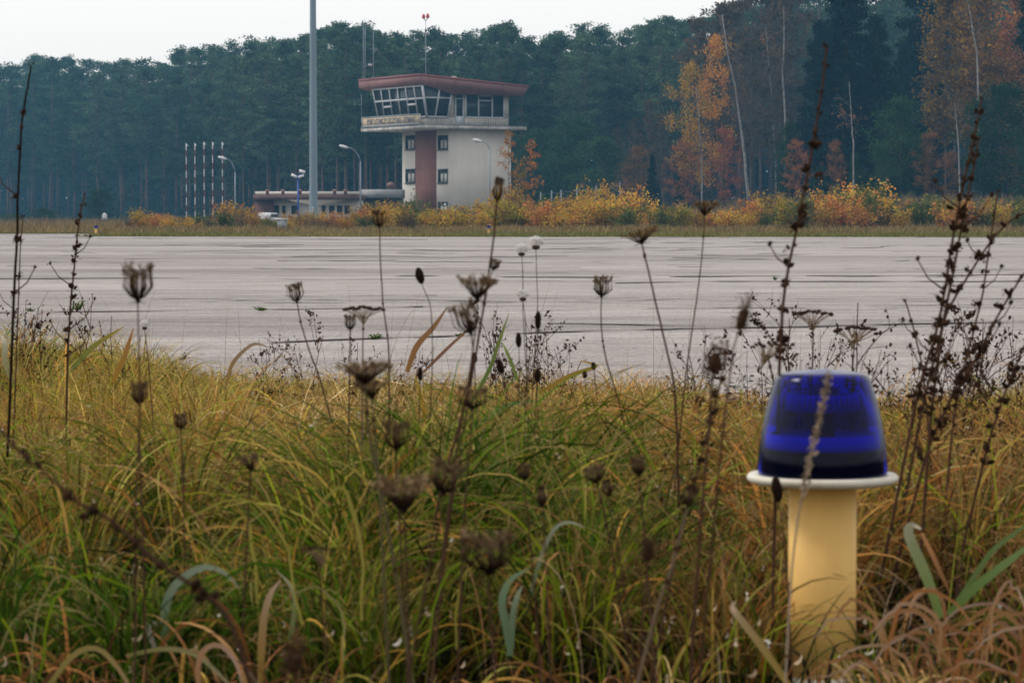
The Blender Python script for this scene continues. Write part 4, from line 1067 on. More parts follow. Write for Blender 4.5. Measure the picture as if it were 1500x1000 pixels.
def henv(x, y):
    h = np.interp(y, [2.6, 3.5, 3.9, 4.4, 5.2, 6.5, 8, 9.5, 11.5], [.03, .06, .13, .19, .185, .15, .11, .065, .05])
    h = h * (1 - .6 * sstep(.15, .35, x / y * 4) * (1 - sstep(.5, .75, x / y * 4)) * sstep(6, 8, y)) + .10 * sstep(-.9, -1.5, x) * sstep(7.5, 9.0, y)
    return h * (.72 + .56 * vnoise(x * 2.1, y * 2.1 + 7))
near_low = lambda x, y: henv(x, y) * .8
# fine tangled dry grass of the middle distance
blades(52000, (5.4, 11.4), lambda x, y: henv(x, y) * .95, (.0012, .0032), TAN + MIX, (.15, .45), (.8, .8), 6, bright=1.2)
blades(20000, (5.4, 11.4), lambda x, y: henv(x, y) * .80, (.0015, .0032), MIX + TAN[3:], (.1, .4), (.8, .6), 5, bright=1.15)
blades(9000, (8.2, 11.3), lambda x, y: henv(x, y) * 1.2, (.002, .0045), GRN, (.1, .35), (.9, .5), 6, den=lambda x, y: vnoise(x * 1.1 + 21, y * .8) > .52)
blades(9000, (4.6, 7.0), henv, (.0015, .0035), MIX + TAN, (.15, .4), (.9, .7), 7)
blades(9000, (4.6, 7.2), lambda x, y: henv(x, y) * 1.15, (.0018, .0042), MIX + YEL[:2] + RUS[:3] + TAN[1:3], (.05, .35), (1.1, .7), 7, clump=(150, .035))
blades(5000, (3.8, 6.2), lambda x, y: henv(x, y) * .85, (.0016, .0042), GRN + MIX[4:5], (.1, .35), (1.0, .6), 8, bright=.38)
blades(13000, (3.7, 5.6), lambda x, y: henv(x, y) * 1.25, (.002, .0048), GRN, (.05, .3), (1.25, .6), 9, clump=(130, .03), bright=.72, den=lambda x, y: 1 - .8 * sstep(.0, .07, x / y))
blades(5000, (3.9, 6.0), lambda x, y: henv(x, y) * 1.2, (.0015, .0036), TAN[1:5] + RUS, (.1, .4), (1.1, .7), 8, clump=(120, .035), bright=.75, den=lambda x, y: .15 + .85 * sstep(-.03, .07, x / y))
blades(4200, (3.7, 5.6), lambda x, y: henv(x, y) * 1.25, (.002, .0050), GRN[2:] + YEL + MIX[:2], (.05, .3), (1.3, .6), 9, clump=(70, .03))
blades(2600, (4.4, 9.5), lambda x, y: henv(x, y) * 1.15, (.003, .006), YEL, (.1, .35), (1.0, .7), 8, clump=(500, .02))
blades(1100, (3.5, 7.0), lambda x, y: henv(x, y) * 1.15, (.003, .006), YEL + RUS, (.15, .35), (1.6, .7), 9)
blades(16000, (6.5, 10.6), lambda x, y: henv(x, y) * 1.55, (.0013, .0034), TAN + MIX, (.1, .4), (1.1, .8), 7, clump=(420, .035), bright=1.15)
# low growth and litter close by
blades(8000, (2.5, 4.1), lambda x, y: henv(x, y) * 1.0, (.0012, .0034), GRN + MIX + RUS[:2], (.3, .5), (1.0, .7), 6, bright=.6, clump=(260, .03))
blades(1600, (2.6, 3.6), lambda x, y: henv(x, y) * 1.1, (.003, .006), RUS + TAN[:2], (.3, .5), (2.0, .9), 9, xr=(.03, .18))
blades(600, (2.9, 3.7), lambda x, y: henv(x, y) * 1.3, (.003, .006), RUS + YEL, (.3, .5), (2.0, .8), 9, xr=(-.18, .05))
# very thin tall dead grass stems reaching over the concrete
blades(260, (6.0, 10.3), lambda x, y: .34 + 0 * x, (.0008, .0013), [(.16, .09, .05), (.30, .20, .11), (.10, .06, .03)], (.0, .18), (.3, .3), 6)
# broken straws lying every way in the sward
blades(7000, (3.4, 10.0), lambda x, y: henv(x, y) * 1.0, (.001, .0022), [(.50, .38, .2), (.34, .22, .11), (.16, .09, .05), (.62, .52, .36)], (.9, .4), (.15, .2), 4)
# thin upright dead stalks standing out above the sward
blades(900, (5.5, 10.8), lambda x, y: henv(x, y) * 1.3 + .015, (.0010, .0018), [(.20, .13, .07), (.14, .09, .05), (.30, .22, .13)], (.0, .22), (.25, .3), 5)
# rotted leaf litter, coloured near-black to put shade low in the sward
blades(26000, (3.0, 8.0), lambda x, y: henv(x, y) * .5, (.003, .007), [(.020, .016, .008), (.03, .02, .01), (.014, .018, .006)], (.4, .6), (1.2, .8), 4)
# small pale curled bits of dead leaf
def bits(n, yr, size, pal, lift):
    y = rng.uniform(*yr, n); x = rng.uniform(-1, 1, n) * (.172 * y + .1); ok = y < near_edge(x); x, y = x[ok], y[ok]; n = len(x)
    z = henv(x, y) * rng.uniform(*lift, n) + .01; t = np.linspace(0, 1, 5)
    az = rng.uniform(0, 6.28, n); L = size * rng.uniform(.5, 1.4, n)
    ang = rng.uniform(-.5, .8, n)[:, None] + rng.uniform(1.5, 4.0, n)[:, None] * t
    dx = np.concatenate([np.zeros((n, 1)), np.cumsum(np.cos(ang[:, :-1]), 1)], 1) * L[:, None] / 4; dz = np.concatenate([np.zeros((n, 1)), np.cumsum(np.sin(ang[:, :-1]), 1)], 1) * L[:, None] / 4
    P = np.stack([x[:, None] + dx * np.cos(az)[:, None], y[:, None] + dx * np.sin(az)[:, None], z[:, None] + dz], -1)
    c = np.array(pal)[rng.integers(0, len(pal), n)] * rng.uniform(.8, 1.2, (n, 1))
    gr_.ribbons(P, (L * .28)[:, None] * np.array([.5, 1, 1, .8, .2]), np.repeat(c[:, None], 5, 1))
PALE = [(.62, .50, .36), (.50, .38, .25), (.74, .66, .55), (.44, .28, .16)]
bits(2000, (5.0, 10.4), .020, PALE, (.5, 1.0)); bits(300, (3.6, 5.2), .015, PALE, (.4, 1.0)); bits(300, (2.7, 3.6), .014, PALE + RUS, (.2, 1.0))
# broad single blades that catch the eye
def hero(D, pts, wpx, c0, c1=None, turn=0, rag=0.0):
    if rag: pts = [(px + rng.normal(0, rag), py + rng.normal(0, rag)) for px, py in pts]
    P = np.array([tuple(at(px, py, D)) for px, py in pts]); n = 14; s_ = np.linspace(0, 1, len(P)); k = np.linspace(0, 1, n)
    # smooth through the points
    Q = np.stack([np.interp(k, s_, P[:, j]) for j in range(3)], 1)
    for _ in range(1 if rag else 2): Q[1:-1] = (Q[:-2] + Q[1:-1] * 2 + Q[2:]) / 4
    if rag: Q += rng.normal(0, rag * .00025, Q.shape)
    Q[:, 1] += np.sin(k * 3) * .02 * (1 if turn else -1)
    c0 = np.array(c0); c1 = np.array(c1 if c1 is not None else c0)
    col = c0 + (c1 - c0) * (k[:, None] ** 1.5)
    T = np.gradient(Q, axis=0); side = np.cross(T, (0, 1.0, .25)); side /= np.linalg.norm(side, axis=1)[:, None]
    W = wpx * D / F * np.interp(k, [0, .3, .7, 1], [.7, 1, .8, .12])
    V = np.stack([Q - side * W[:, None] / 2, Q + np.array([0, .15, 0]) * W[:, None], Q + side * W[:, None] / 2], 1).reshape(-1, 3)
    i = np.arange(n - 1) * 3
    gr_.add(V, quads=np.concatenate([np.stack([i, i + 1, i + 4, i + 3], 1), np.stack([i + 1, i + 2, i + 5, i + 4], 1)]), col=np.repeat(col, 3, 0))
BG = (.16, .24, .13)
hero(3.75, [(248, 990), (243, 930), (240, 880), (262, 845), (300, 822), (330, 832), (352, 862)], 13, BG, (.40, .42, .33))
hero(3.7, [(232, 960), (224, 935), (219, 912), (224, 905), (232, 915)], 8, (.45, .40, .33))
hero(3.6, [(382, 1010), (384, 950), (388, 900), (397, 865), (411, 849)], 12, (.36, .22, .05), (.5, .36, .26))
hero(3.7, [(420, 985), (426, 930), (436, 880), (428, 852), (405, 835)], 7, (.2, .26, .09), (.42, .38, .24))
hero(3.6, [(748, 960), (740, 905), (733, 875), (745, 845), (775, 832)], 12, BG, (.22, .32, .18))
hero(3.62, [(750, 950), (750, 900), (757, 870), (765, 857)], 9, BG, (.34, .38, .27))
hero(3.9, [(770, 900), (785, 835), (800, 790), (815, 764), (838, 761), (856, 772)], 7, (.2, .24, .12), (.45, .45, .36))
hero(3.7, [(1378, 905), (1362, 850), (1344, 810), (1331, 780), (1336, 766), (1350, 775)], 17, (.17, .25, .06), (.66, .60, .47), 1)
hero(3.7, [(1350, 780), (1372, 830), (1392, 870)], 7, (.35, .17, .07))
hero(3.65, [(1390, 900), (1420, 860), (1465, 825), (1530, 780)], 15, (.16, .26, .07), (.22, .32, .12))
hero(3.75, [(1402, 880), (1450, 800), (1520, 755)], 9, (.16, .24, .08))
hero(3.5, [(1160, 1010), (1120, 950), (1085, 905), (1068, 885), (1078, 880)], 12, (.36, .26, .06), (.60, .44, .34))
hero(3.45, [(300, 1030), (288, 985), (297, 945), (325, 935), (350, 965), (356, 1010)], 9, (.42, .22, .10), (.55, .40, .30))
hero(3.5, [(60, 1020), (110, 950), (150, 940), (185, 985), (200, 1030)], 9, (.34, .28, .08), (.45, .3, .15))
hero(3.6, [(185, 960), (240, 945), (290, 950), (330, 990), (350, 1020)], 8, (.32, .3, .1), (.45, .38, .25))
hero(6.0, [(645, 700), (632, 640), (620, 590), (607, 548)], 9, (.40, .22, .03), (.50, .33, .05))
hero(6.2, [(596, 545), (610, 505), (635, 480), (655, 450)], 9, (.36, .19, .07), (.30, .18, .10))
hero(6.6, [(620, 545), (660, 505), (700, 470)], 5, (.28, .15, .09))
hero(6.6, [(790, 575), (835, 548), (880, 535), (850, 528)], 7, (.40, .26, .05), (.46, .33, .09))
hero(6.5, [(760, 560), (745, 520), (735, 500)], 5, (.2, .27, .07))
hero(6.0, [(690, 590), (718, 540), (733, 495), (745, 460)], 6, (.13, .22, .05), (.25, .28, .08))
hero(7.0, [(105, 540), (140, 505), (182, 478)], 8, (.20, .26, .07), (.40, .3, .06))
hero(6.5, [(165, 560), (185, 520), (196, 480)], 8, (.42, .25, .05), (.38, .17, .07))
hero(7.2, [(330, 570), (340, 530), (372, 500), (398, 510)], 6, (.32, .2, .08), (.45, .36, .28))
hero(7.0, [(18, 560), (8, 525), (10, 500), (2, 492)], 10, (.3, .3, .12), (.62, .58, .5))
hero(5.4, [(700, 700), (690, 630), (740, 590), (800, 585)], 8, (.13, .24, .06), (.2, .3, .1))
hero(5.5, [(540, 655), (600, 662), (660, 640)], 6, (.36, .28, .06))
hero(5.2, [(1050, 760), (1085, 700), (1120, 665)], 6, (.3, .17, .07))
hero(8.5, [(1085, 640), (1083, 600), (1086, 568)], 8, (.24, .34, .07))
hero(8.6, [(968, 640), (966, 600), (963, 565)], 7, (.17, .30, .06))
for k in range(46):                                 # dry arched leaves in the right corner
    px = rng.uniform(1290, 1540); py = rng.uniform(930, 1020); D = rng.uniform(3.3, 3.75); L_ = rng.uniform(50, 150); sg = rng.choice([-1, 1]); top = rng.uniform(30, 100)
    hero(D, [(px, py + 30), (px + sg * L_ * .1, py - top * .6), (px + sg * L_ * .4, py - top), (px + sg * L_ * .75, py - top * .8), (px + sg * L_, py - top * .2)], rng.uniform(2.5, 7), RUS[rng.integers(4)], [(.55, .42, .32), (.40, .2, .08)][rng.integers(2)], rng.integers(2), 5)
for k in range(26):                                 # arched green and straw blades, lower left
    px = rng.uniform(-30, 720); py = rng.uniform(880, 1010); D = rng.uniform(3.4, 4.2); L_ = rng.uniform(60, 200); sg = rng.choice([-1, 1]); top = rng.uniform(60, 190)
    c_ = (GRN + YEL[2:3] + [(.3, .26, .1)])[rng.integers(7)]
    hero(D, [(px, py + 30), (px + sg * L_ * .1, py - top * .6), (px + sg * L_ * .4, py - top), (px + sg * L_ * .8, py - top * .85), (px + sg * L_ * 1.2, py - top * .4)], rng.uniform(3, 6), c_, None, rng.integers(2), 5)
tag(gr_.obj("meadow_grass", M_grass), "tangled green, straw and rust coloured autumn grass along the near side of the runway", "grass", kind="stuff")

# ================================================================== DRIED PLANTS
DK = (.020, .011, .007); BR = (.062, .034, .019); PB = (.27, .185, .10); ST = (.085, .045, .028)
def frame(d):
    d = np.asarray(tuple(d), float); d /= np.linalg.norm(d); r = np.array([0, 1.0, 0]) if abs(d[1]) < .8 else np.array([1.0, 0, 0])
    a = np.cross(d, r); a /= np.linalg.norm(a); return d, a, np.cross(d, a)
def umbel(mb, base, d, w, h, kind, rnd, pale=1.0):
    d, a, b = frame(d); base = np.asarray(tuple(base), float)
    n = {"nest": 34, "flat": 36, "bud": 30}[kind]; midf, endf = {"nest": (1.0, .82), "flat": (.55, 1.0), "bud": (1.0, .45)}[kind]
    mb.ell(base, d * h * .10, w * .07, 6, 4, DK)
    for i in range(n):
        ph = rnd.uniform(0, 6.28); ro = math.sqrt(rnd.uniform(.05, 1)); rad = a * math.cos(ph) + b * math.sin(ph)
        if kind == "flat": top = h * rnd.uniform(.62, .9)
        else: top = h * (.55 + .4 * ro + rnd.uniform(-.12, .08)) if kind == "nest" else h * rnd.uniform(.7, .95)
        m_ = base + d * h * .38 + rad * w / 2 * ro * midf * .9; e = base + d * top + rad * w / 2 * ro * endf
        q = base + d * h * .12 + rad * w / 2 * ro * midf * .45
        r = max(.00045, w * .013)
        mb.tube([base, q, m_, e], [r * 1.3, r * 1.1, r, r * .8], 4, col=[DK, DK, BR, np.array(PB) * pale], cap=False)
        k = 13; cc = e + rnd.normal(0, w * .042, (k, 3)) + d * rnd.uniform(-.05, .10, (k, 1)) * h
        mb.leaves(cc, w * .065, np.array(PB if kind != "bud" else BR) * pale * rnd.uniform(.45, 1.25, (k, 1)), .5, rnd=rnd)
        for j in range(5):
            dd = rad * rnd.normal(.3, .5) + d + rnd.normal(0, .5, 3); mb.tube([e - d * h * .08, e + dd / np.linalg.norm(dd) * h * .13], r * .5, 3, col=np.array(BR) * pale * 1.3, cap=False)
    for i in range(9):
        ph = i * .698; rad = a * math.cos(ph) + b * math.sin(ph); mb.tube([base, base + rad * w * .16 - d * h * .06, base + rad * w * .26 - d * h * rnd.uniform(-.05, .2)], [w * .008, w * .003], 3, col=BR, cap=False)
def fine_tips(mb, base, d, w, h, rnd):
    pass
def plant(kind, label, D, pts, w, h=None, lean=None, r=1.4, cat="dried flower", name=None, extra=None, stemcol=ST, pale=1.0, group=None, down=True):
    """pts: photograph pixels from the head's base downward; w, h: head size in pixels"""
    rnd = np.random.default_rng(int(pts[0][0] * 7 + pts[0][1])); px_m = D / F; h = h or w * .7
    P = [np.array(tuple(at(px, py, D))) for px, py in pts]
    if down and P[-1][2] > .02:
        v = P[-1] - P[-2] if len(P) > 1 else np.array([0, 0, -1.0]); f = P[-1][2] / max(.2, -v[2] / (np.linalg.norm(v) + 1e-9)) ; dx = np.clip(v[0] / (-v[2] + 1e-6), -.4, .4) * P[-1][2] * .6
        P.append(np.array([P[-1][0] + dx * .6, D + rnd.normal(0, .02), P[-1][2] * .45])); P.append(np.array([P[-2][0] + dx, D + rnd.normal(0, .03), -.01]))
    root = P[-1].copy(); root[2] = 0
    t = thing(name or {"nest": "wild_carrot", "flat": "wild_carrot", "bud": "wild_carrot", "corymb": "tansy", "spike": "plantain", "fluff": "seedhead_flower", "knob": "dried_weed", "grass": "dried_grass"}.get(kind, "dried_weed"), label, cat, root, group=group)
    P = [p - root for p in P]; Q = np.array(P); s_ = np.linspace(0, 1, len(Q)); n = max(8, len(Q) * 5); k = np.linspace(0, 1, n)
    C_ = np.stack([np.interp(k, s_, Q[:, j]) for j in range(3)], 1)
    for _ in range(3): C_[1:-1] = (C_[:-2] + 2 * C_[1:-1] + C_[2:]) / 4
    C_[1:-1] += rnd.normal(0, .15 * px_m, (n - 2, 3))
    sm = MB().tube(C_, np.linspace(r * .75, r * 1.35, n) * px_m, 6, col=stemcol)
    for q in rnd.integers(3, n - 1, 2): sm.ell(C_[q], (0, 0, r * 2.5 * px_m), r * 1.7 * px_m, 6, 4, BR)
    sm.obj("stem", M_dry, t, smooth=True)
    d = C_[0] - C_[2]; d /= np.linalg.norm(d)
    if lean: d = np.array([lean[0], lean[2] if len(lean) > 2 else 0, lean[1]], float); d /= np.linalg.norm(d)
    hd = MB(); W_, H_ = w * px_m, h * px_m
    if kind in ("nest", "flat", "bud"): umbel(hd, C_[0], d, W_, H_, kind, rnd, pale)
    elif kind == "corymb":
        nb = 17; _, a, b = frame(d)
        for i in range(nb):
            u = -1 + 2 * (i + .5) / nb + rnd.normal(0, .03); e = C_[0] + np.array([u * W_ / 2, rnd.normal(0, .16) * W_, 0]) + d * H_ * (.72 - .22 * u * u + rnd.normal(0, .07))
            hd.tube([C_[0] - d * H_ * .9 * rnd.uniform(.2, 1), (C_[0] + e) / 2 - d * H_ * .15, e], .6 * px_m, 4, col=PB, cap=False)
            hd.ell(e, d * W_ * .036, W_ * .062, 8, 5, np.array(BR) * .8 * rnd.uniform(.6, 1.3), .18)
            hd.leaves(e + rnd.normal(0, W_ * .03, (8, 3)), W_ * .035, BR, .7, rnd=rnd)
    elif kind == "spike":
        hd.ell(C_[0] + d * H_ / 2, d * H_ / 2, W_ / 2, 10, 12, np.array(DK) * 1.0, .12)
        kk = 150; q = rnd.uniform(.04, .97, kk); ph = rnd.uniform(0, 6.28, kk); dd, a, b = frame(d); rr = W_ / 2 * np.sin(q * math.pi) ** .5
        cc = C_[0] + d * (q * H_)[:, None] + (a * np.cos(ph)[:, None] + b * np.sin(ph)[:, None]) * rr[:, None]
        hd.leaves(cc, W_ * .22, np.array(BR) * rnd.uniform(.4, 1.1, (kk, 1)), .6, rnd=rnd)
    elif kind == "fluff":
        W_ *= 1.25; H_ *= 1.3
        hd.lathe([(0, -H_ * .1), (W_ * .22, -H_ * .02), (W_ * .27, H_ * .2), (0, H_ * .28)], 12, C_[0], col=(.10, .06, .045))
        kk = 800; v = rnd.normal(size=(kk, 3)); v[:, 2] = np.abs(v[:, 2]) * 1.0; v /= np.linalg.norm(v, axis=1)[:, None]
        cc = C_[0] + d * H_ * .32 + v * np.array([W_ * .5, W_ * .5, H_ * .65]) * rnd.uniform(.55, 1.0, (kk, 1))
        hd.leaves(cc, W_ * .15, np.array([.88, .85, .82]) * rnd.uniform(.8, 1.1, (kk, 1)), .35, rnd=rnd)
    elif kind == "tuft":
        kk = 260; cc = C_[0] + d * H_ * rnd.uniform(0, 1, (kk, 1)) + rnd.normal(0, W_ * .2, (kk, 3))
        hd.leaves(cc, W_ * .20, np.array(BR) * 1.2 * pale * rnd.uniform(.5, 1.5, (kk, 1)), .4, rnd=rnd, up=.4)
        hd.ell(C_[0] + d * H_ * .35, d * H_ * .38, W_ * .24, 8, 6, BR, .2)
    elif kind == "knob":
        along = np.concatenate([[0], np.cumsum(np.linalg.norm(np.diff(C_, axis=0), axis=1))]); tot = min(along[-1], (extra or {}).get("len", 400) * px_m)
        step = (extra or {}).get("step", 24) * px_m; a_ = 0.0; i = 0; side = []
        while a_ < tot:
            c = np.array([np.interp(a_, along, C_[:, j]) for j in range(3)]); sz = W_ * rnd.uniform(.55, 1.15) * (.55 + .45 * min(1, a_ / (tot * .3 + 1e-6)))
            hd = MB()
            for j in range(rnd.integers(2, 5)):
                o_ = rnd.normal(0, .45, 3) * sz; ax = rnd.normal(0, .35, 3) + np.array([rnd.choice([-.7, .7]), 0, .8]); ax /= np.linalg.norm(ax)
                hd.ell(c + o_ * .6 + ax * sz * .25, ax * sz * .45, sz * .26, 7, 5, np.array(BR) * rnd.uniform(.35, .9), .2)
                hd.leaves(c + o_ + rnd.normal(0, sz * .25, (6, 3)), sz * .5, np.array(BR) * rnd.uniform(.6, 1.6), .35, rnd=rnd, up=.3)
            if rnd.random() < (extra or {}).get("branch", .25) and a_ > tot * .2:
                sg = rnd.choice([-1, 1]); L_ = rnd.uniform(25, 60) * px_m; e = c + np.array([sg * L_ * .7, rnd.normal(0, .2) * L_, L_ * .8]); side.append((c, (c + e) / 2 + (sg * L_ * .08, 0, -L_ * .08), e))
            hd.obj('seed_bud', M_dry, t); a_ += step * rnd.uniform(.6, 1.4); i += 1
        for a0, a1, a2 in side:
            MB().tube([a0, a1, a2], [r * .7 * px_m, r * .4 * px_m], 5, col=ST).obj("branch", M_dry, t)
            sz = W_ * .7
            for q in (a2,):
                hd = MB()
                ax = np.array([.2, 0, 1.0]); hd.ell(q + ax * sz * .2, ax * sz * .42, sz * .3, 7, 5, np.array(BR) * rnd.uniform(.4, .9), .25); hd.leaves(q + rnd.normal(0, sz * .3, (8, 3)), sz * .5, BR, .4, rnd=rnd, up=.3); hd.obj("seed_bud", M_dry, t)
    elif kind == "grass":
        along = np.linspace(0, len(C_) * .55, 46)
        for q in along:
            i = int(q); f = q - i; c = C_[i] * (1 - f) + C_[min(i + 1, len(C_) - 1)] * f
            hd.leaves(c + rnd.normal(0, W_ * .25, (5, 3)), W_ * 1.0, np.array([.40, .30, .20]) * rnd.uniform(.7, 1.2), .3, rnd=rnd, up=.5)
    if kind != "knob": hd.obj({"spike": "seed_spike", "grass": "seed_spike", "knob": "seed_buds", "fluff": "seed_head"}.get(kind, "seed_head"), M_dry, t)
    return t

# the umbels and seed heads seen against the runway and the wood
plant("nest", "large dried umbel with prongs curling up, in front of the runway at the left", 3.3, [(202, 440), (203, 500), (205, 560), (204, 640), (208, 740)], 56, 52)
plant("nest", "small dark closed seed head directly below the large left umbel", 3.4, [(204, 592), (204, 640), (200, 700), (198, 760)], 30, 34)
plant("nest", "small pale umbel on a leaning stem over the runway, left of centre", 5.0, [(435, 442), (441, 475), (455, 520), (468, 550)], 30, 28, r=1.2)
plant("nest", "dark umbel on a tall straight stem just under the link wing", 4.8, [(556, 332), (557, 380), (561, 450), (569, 500), (570, 560)], 26, 24, r=1.2)
plant("bud", "dark closed umbel on the tallest stem, in front of the tower's foot", 4.0, [(728, 294), (723, 350), (716, 400), (707, 460), (690, 560), (668, 640), (645, 720)], 27, 34, r=1.9)
plant("flat", "broad blurry umbel branching from the tall stem right of centre", 3.5, [(699, 438), (698, 470), (692, 520), (684, 570), (670, 650)], 60, 34, r=1.6)
plant("nest", "shaggy umbel tilted left beneath the broad blurry umbel", 3.6, [(690, 488), (694, 520), (688, 560), (675, 620)], 46, 44, lean=(-.35, 1), r=1.5)
plant("nest", "tiny pale umbel on the right side of the tallest stem", 4.0, [(722, 395), (717, 410), (712, 430)], 18, 16, lean=(.4, 1), r=1.0)
plant("corymb", "flat dark tansy head left of centre over the runway", 4.6, [(532, 462), (532, 490), (531, 530), (531, 560)], 60, 16, r=1.3, stemcol=(.2, .12, .09))
plant("nest", "small dark umbel just left of the flat tansy head", 4.4, [(513, 483), (513, 500), (512, 545)], 20, 22, r=1.2)
plant("flat", "wide shallow umbel on a stem leaning left, right of centre at the runway's far edge", 4.2, [(940, 356), (948, 390), (962, 450), (976, 510), (988, 560), (992, 640)], 54, 20, r=1.7)
plant("flat", "small wide umbel on the thinnest tall stem before the orange shrubs", 4.6, [(1032, 314), (1030, 360), (1022, 430), (1014, 480), (1003, 560)], 42, 20, r=1.1)
plant("nest", "pale open umbel on a thin stem over the runway, just right of centre", 5.0, [(881, 434), (880, 480), (888, 530), (905, 580)], 36, 28, r=1.2)
plant("tuft", "fuzzy tan seed head on a blurred stem left above the blue light", 3.0, [(1083, 482), (1074, 510), (1068, 560), (1060, 620)], 30, 46, r=1.6, pale=1.5)
plant("tuft", "ragged brown dried head on a thick blurred stem left of the blue light", 3.0, [(1045, 545), (1042, 570), (1038, 640), (1030, 720)], 42, 40, r=2.2)
plant("corymb", "flat tansy head above the left side of the blue light", 4.8, [(1190, 470), (1191, 500), (1190, 540), (1188, 570)], 62, 18, r=1.4)
plant("corymb", "wide brown tansy head above the right side of the blue light", 5.2, [(1252, 496), (1250, 520), (1248, 560)], 66, 22, r=1.3)
plant("corymb", "drooping dark dried head left above the blue light", 4.4, [(1125, 520), (1130, 545), (1138, 580)], 60, 26, lean=(.45, .9), r=1.6)
plant("spike", "oval dark plantain spike tilted left, alone over the runway", 4.6, [(618, 416), (624, 430), (632, 450), (634, 520), (632, 560)], 12, 25, lean=(-.25, 1), r=.8)
plant("spike", "plantain spike highest of those beside the white seed heads", 5.0, [(788, 483), (788, 520), (786, 560)], 9, 28, r=.8)
plant("spike", "plantain spike lower left of the white seed heads", 5.0, [(760, 509), (761, 540), (760, 570)], 9, 22, r=.8)
plant("spike", "plantain spike tilted at the grass edge right of the tallest stem", 5.0, [(736, 547), (740, 560), (742, 590)], 10, 22, lean=(-.3, 1), r=.8)
plant("spike", "short plantain spike at the grass edge below the white seed heads", 4.9, [(787, 560), (787, 590), (788, 610)], 10, 20, r=.8)
plant("spike", "tiny plantain spike right of centre, the upper of two", 6.0, [(870, 542), (872, 560), (875, 590)], 7, 12, r=.7)
plant("spike", "tiny plantain spike right of centre, the lower of two", 6.0, [(857, 554), (858, 570), (860, 595)], 7, 11, r=.7)
plant("spike", "thin plantain spike at the grass edge beside the orange curved blade", 5.0, [(615, 557), (615, 580), (614, 610)], 8, 20, r=.8)
plant("spike", "short dark plantain spike under the shaggy umbel", 5.2, [(695, 532), (696, 560), (698, 590)], 9, 16, r=.8)
gw = "fluffy white seed heads over the runway"
plant("fluff", "highest and largest fluffy white seed head right of the tallest stem", 5.2, [(785, 364), (786, 400), (788, 450), (783, 520), (780, 570)], 19, 15, r=.7, group=gw)
plant("fluff", "second fluffy white seed head, a little left of the highest", 5.2, [(764, 374), (766, 400), (766, 450), (768, 500), (772, 560)], 16, 14, r=.7, group=gw)
plant("fluff", "lower fluffy white seed head under the other two", 5.2, [(766, 440), (770, 470), (772, 520), (770, 570)], 16, 14, r=.7, group=gw)
plant("fluff", "lone small white seed head near the big left umbel", 6.0, [(212, 482), (214, 500), (218, 540)], 12, 11, r=.7, group=gw)
# heads inside the grass, nearer and softer
plant("flat", "large blurry umbel over the grass edge left of centre, the upper of the pair", 3.1, [(535, 560), (537, 600), (545, 660), (560, 720)], 84, 30, r=2.4, stemcol=(.12, .10, .05))
plant("flat", "blurry umbel lower right of its twin at the grass edge left of centre", 3.15, [(545, 582), (548, 620), (552, 670), (556, 720)], 56, 28, r=2.0, stemcol=(.12, .10, .05))
plant("nest", "dark umbel in the grass under the tallest stem", 3.4, [(692, 598), (690, 640), (684, 700), (680, 760)], 50, 30, r=1.6)
plant("nest", "dark conical umbel in the grass left of centre", 3.2, [(580, 658), (580, 690), (584, 740)], 44, 40, r=1.6)
plant("nest", "small dark umbel in the grass at the left, the higher of two", 3.9, [(265, 628), (266, 650), (268, 690)], 22, 22, r=1.2)
plant("flat", "dark ragged umbel in the grass at the left, lower right of the small one", 3.7, [(368, 688), (366, 710), (364, 740)], 38, 24, r=1.4, lean=(-.2, 1))
plant("flat", "large pale fuzzy umbel in the middle of the grass", 2.8, [(592, 748), (594, 790), (596, 840)], 92, 52, r=2.0, pale=1.4)
plant("nest", "brownish umbel just right of the large pale fuzzy one", 3.0, [(650, 722), (644, 770), (630, 820)], 56, 48, r=1.8, lean=(.2, 1))
plant("nest", "biggest blurry umbel low in the middle with spread arms", 2.3, [(716, 838), (717, 880), (722, 940)], 104, 60, r=2.6)
plant("nest", "small dark umbel in the grass right of the tallest stem", 3.4, [(768, 702), (770, 730), (775, 770)], 26, 22, r=1.3)
plant("bud", "small oval dark seed head below the small dark umbel", 3.0, [(795, 742), (797, 780), (800, 830)], 20, 30, r=1.4)
plant("nest", "dark umbel in the grass left of two round ones", 3.4, [(874, 706), (880, 730), (890, 770)], 36, 24, r=1.4)
plant("bud", "dark round seed head tucked under the dark umbel", 3.2, [(891, 726), (896, 760), (905, 800)], 26, 24, r=1.4)
plant("nest", "dark brown umbel in the grass left of the blue light, the upper one", 3.3, [(936, 696), (940, 740), (945, 790)], 30, 28, r=1.6)
plant("bud", "dark burr head left of the blue light's post, the lower one", 2.8, [(1008, 742), (1000, 770), (985, 830), (965, 880)], 42, 32, r=2.6, stemcol=(.18, .13, .08))
plant("tuft", "dark blurred seed head near the bottom edge left of centre", 2.4, [(432, 985), (434, 1010)], 56, 50, r=1.8)
plant("tuft", "dark brown dried head low between the umbels and the post", 2.9, [(948, 820), (946, 860), (940, 920)], 34, 40, r=1.6)
plant("corymb", "brownish blurred dried head low at the left of the big umbel", 2.7, [(468, 815), (470, 850), (474, 900)], 46, 20, r=1.6, lean=(-.4, 1))
plant("spike", "dark bud close against the left rim of the blue light", 3.6, [(1141, 735), (1148, 780), (1154, 850)], 16, 38, r=1.2)
plant("grass", "dry tan grass ear crossing in front of the blue dome", 3.0, [(1213, 548), (1208, 580), (1198, 620), (1190, 660), (1180, 700), (1168, 760), (1158, 850)], 11, r=1.5, stemcol=(.36, .27, .19), cat="dried grass")
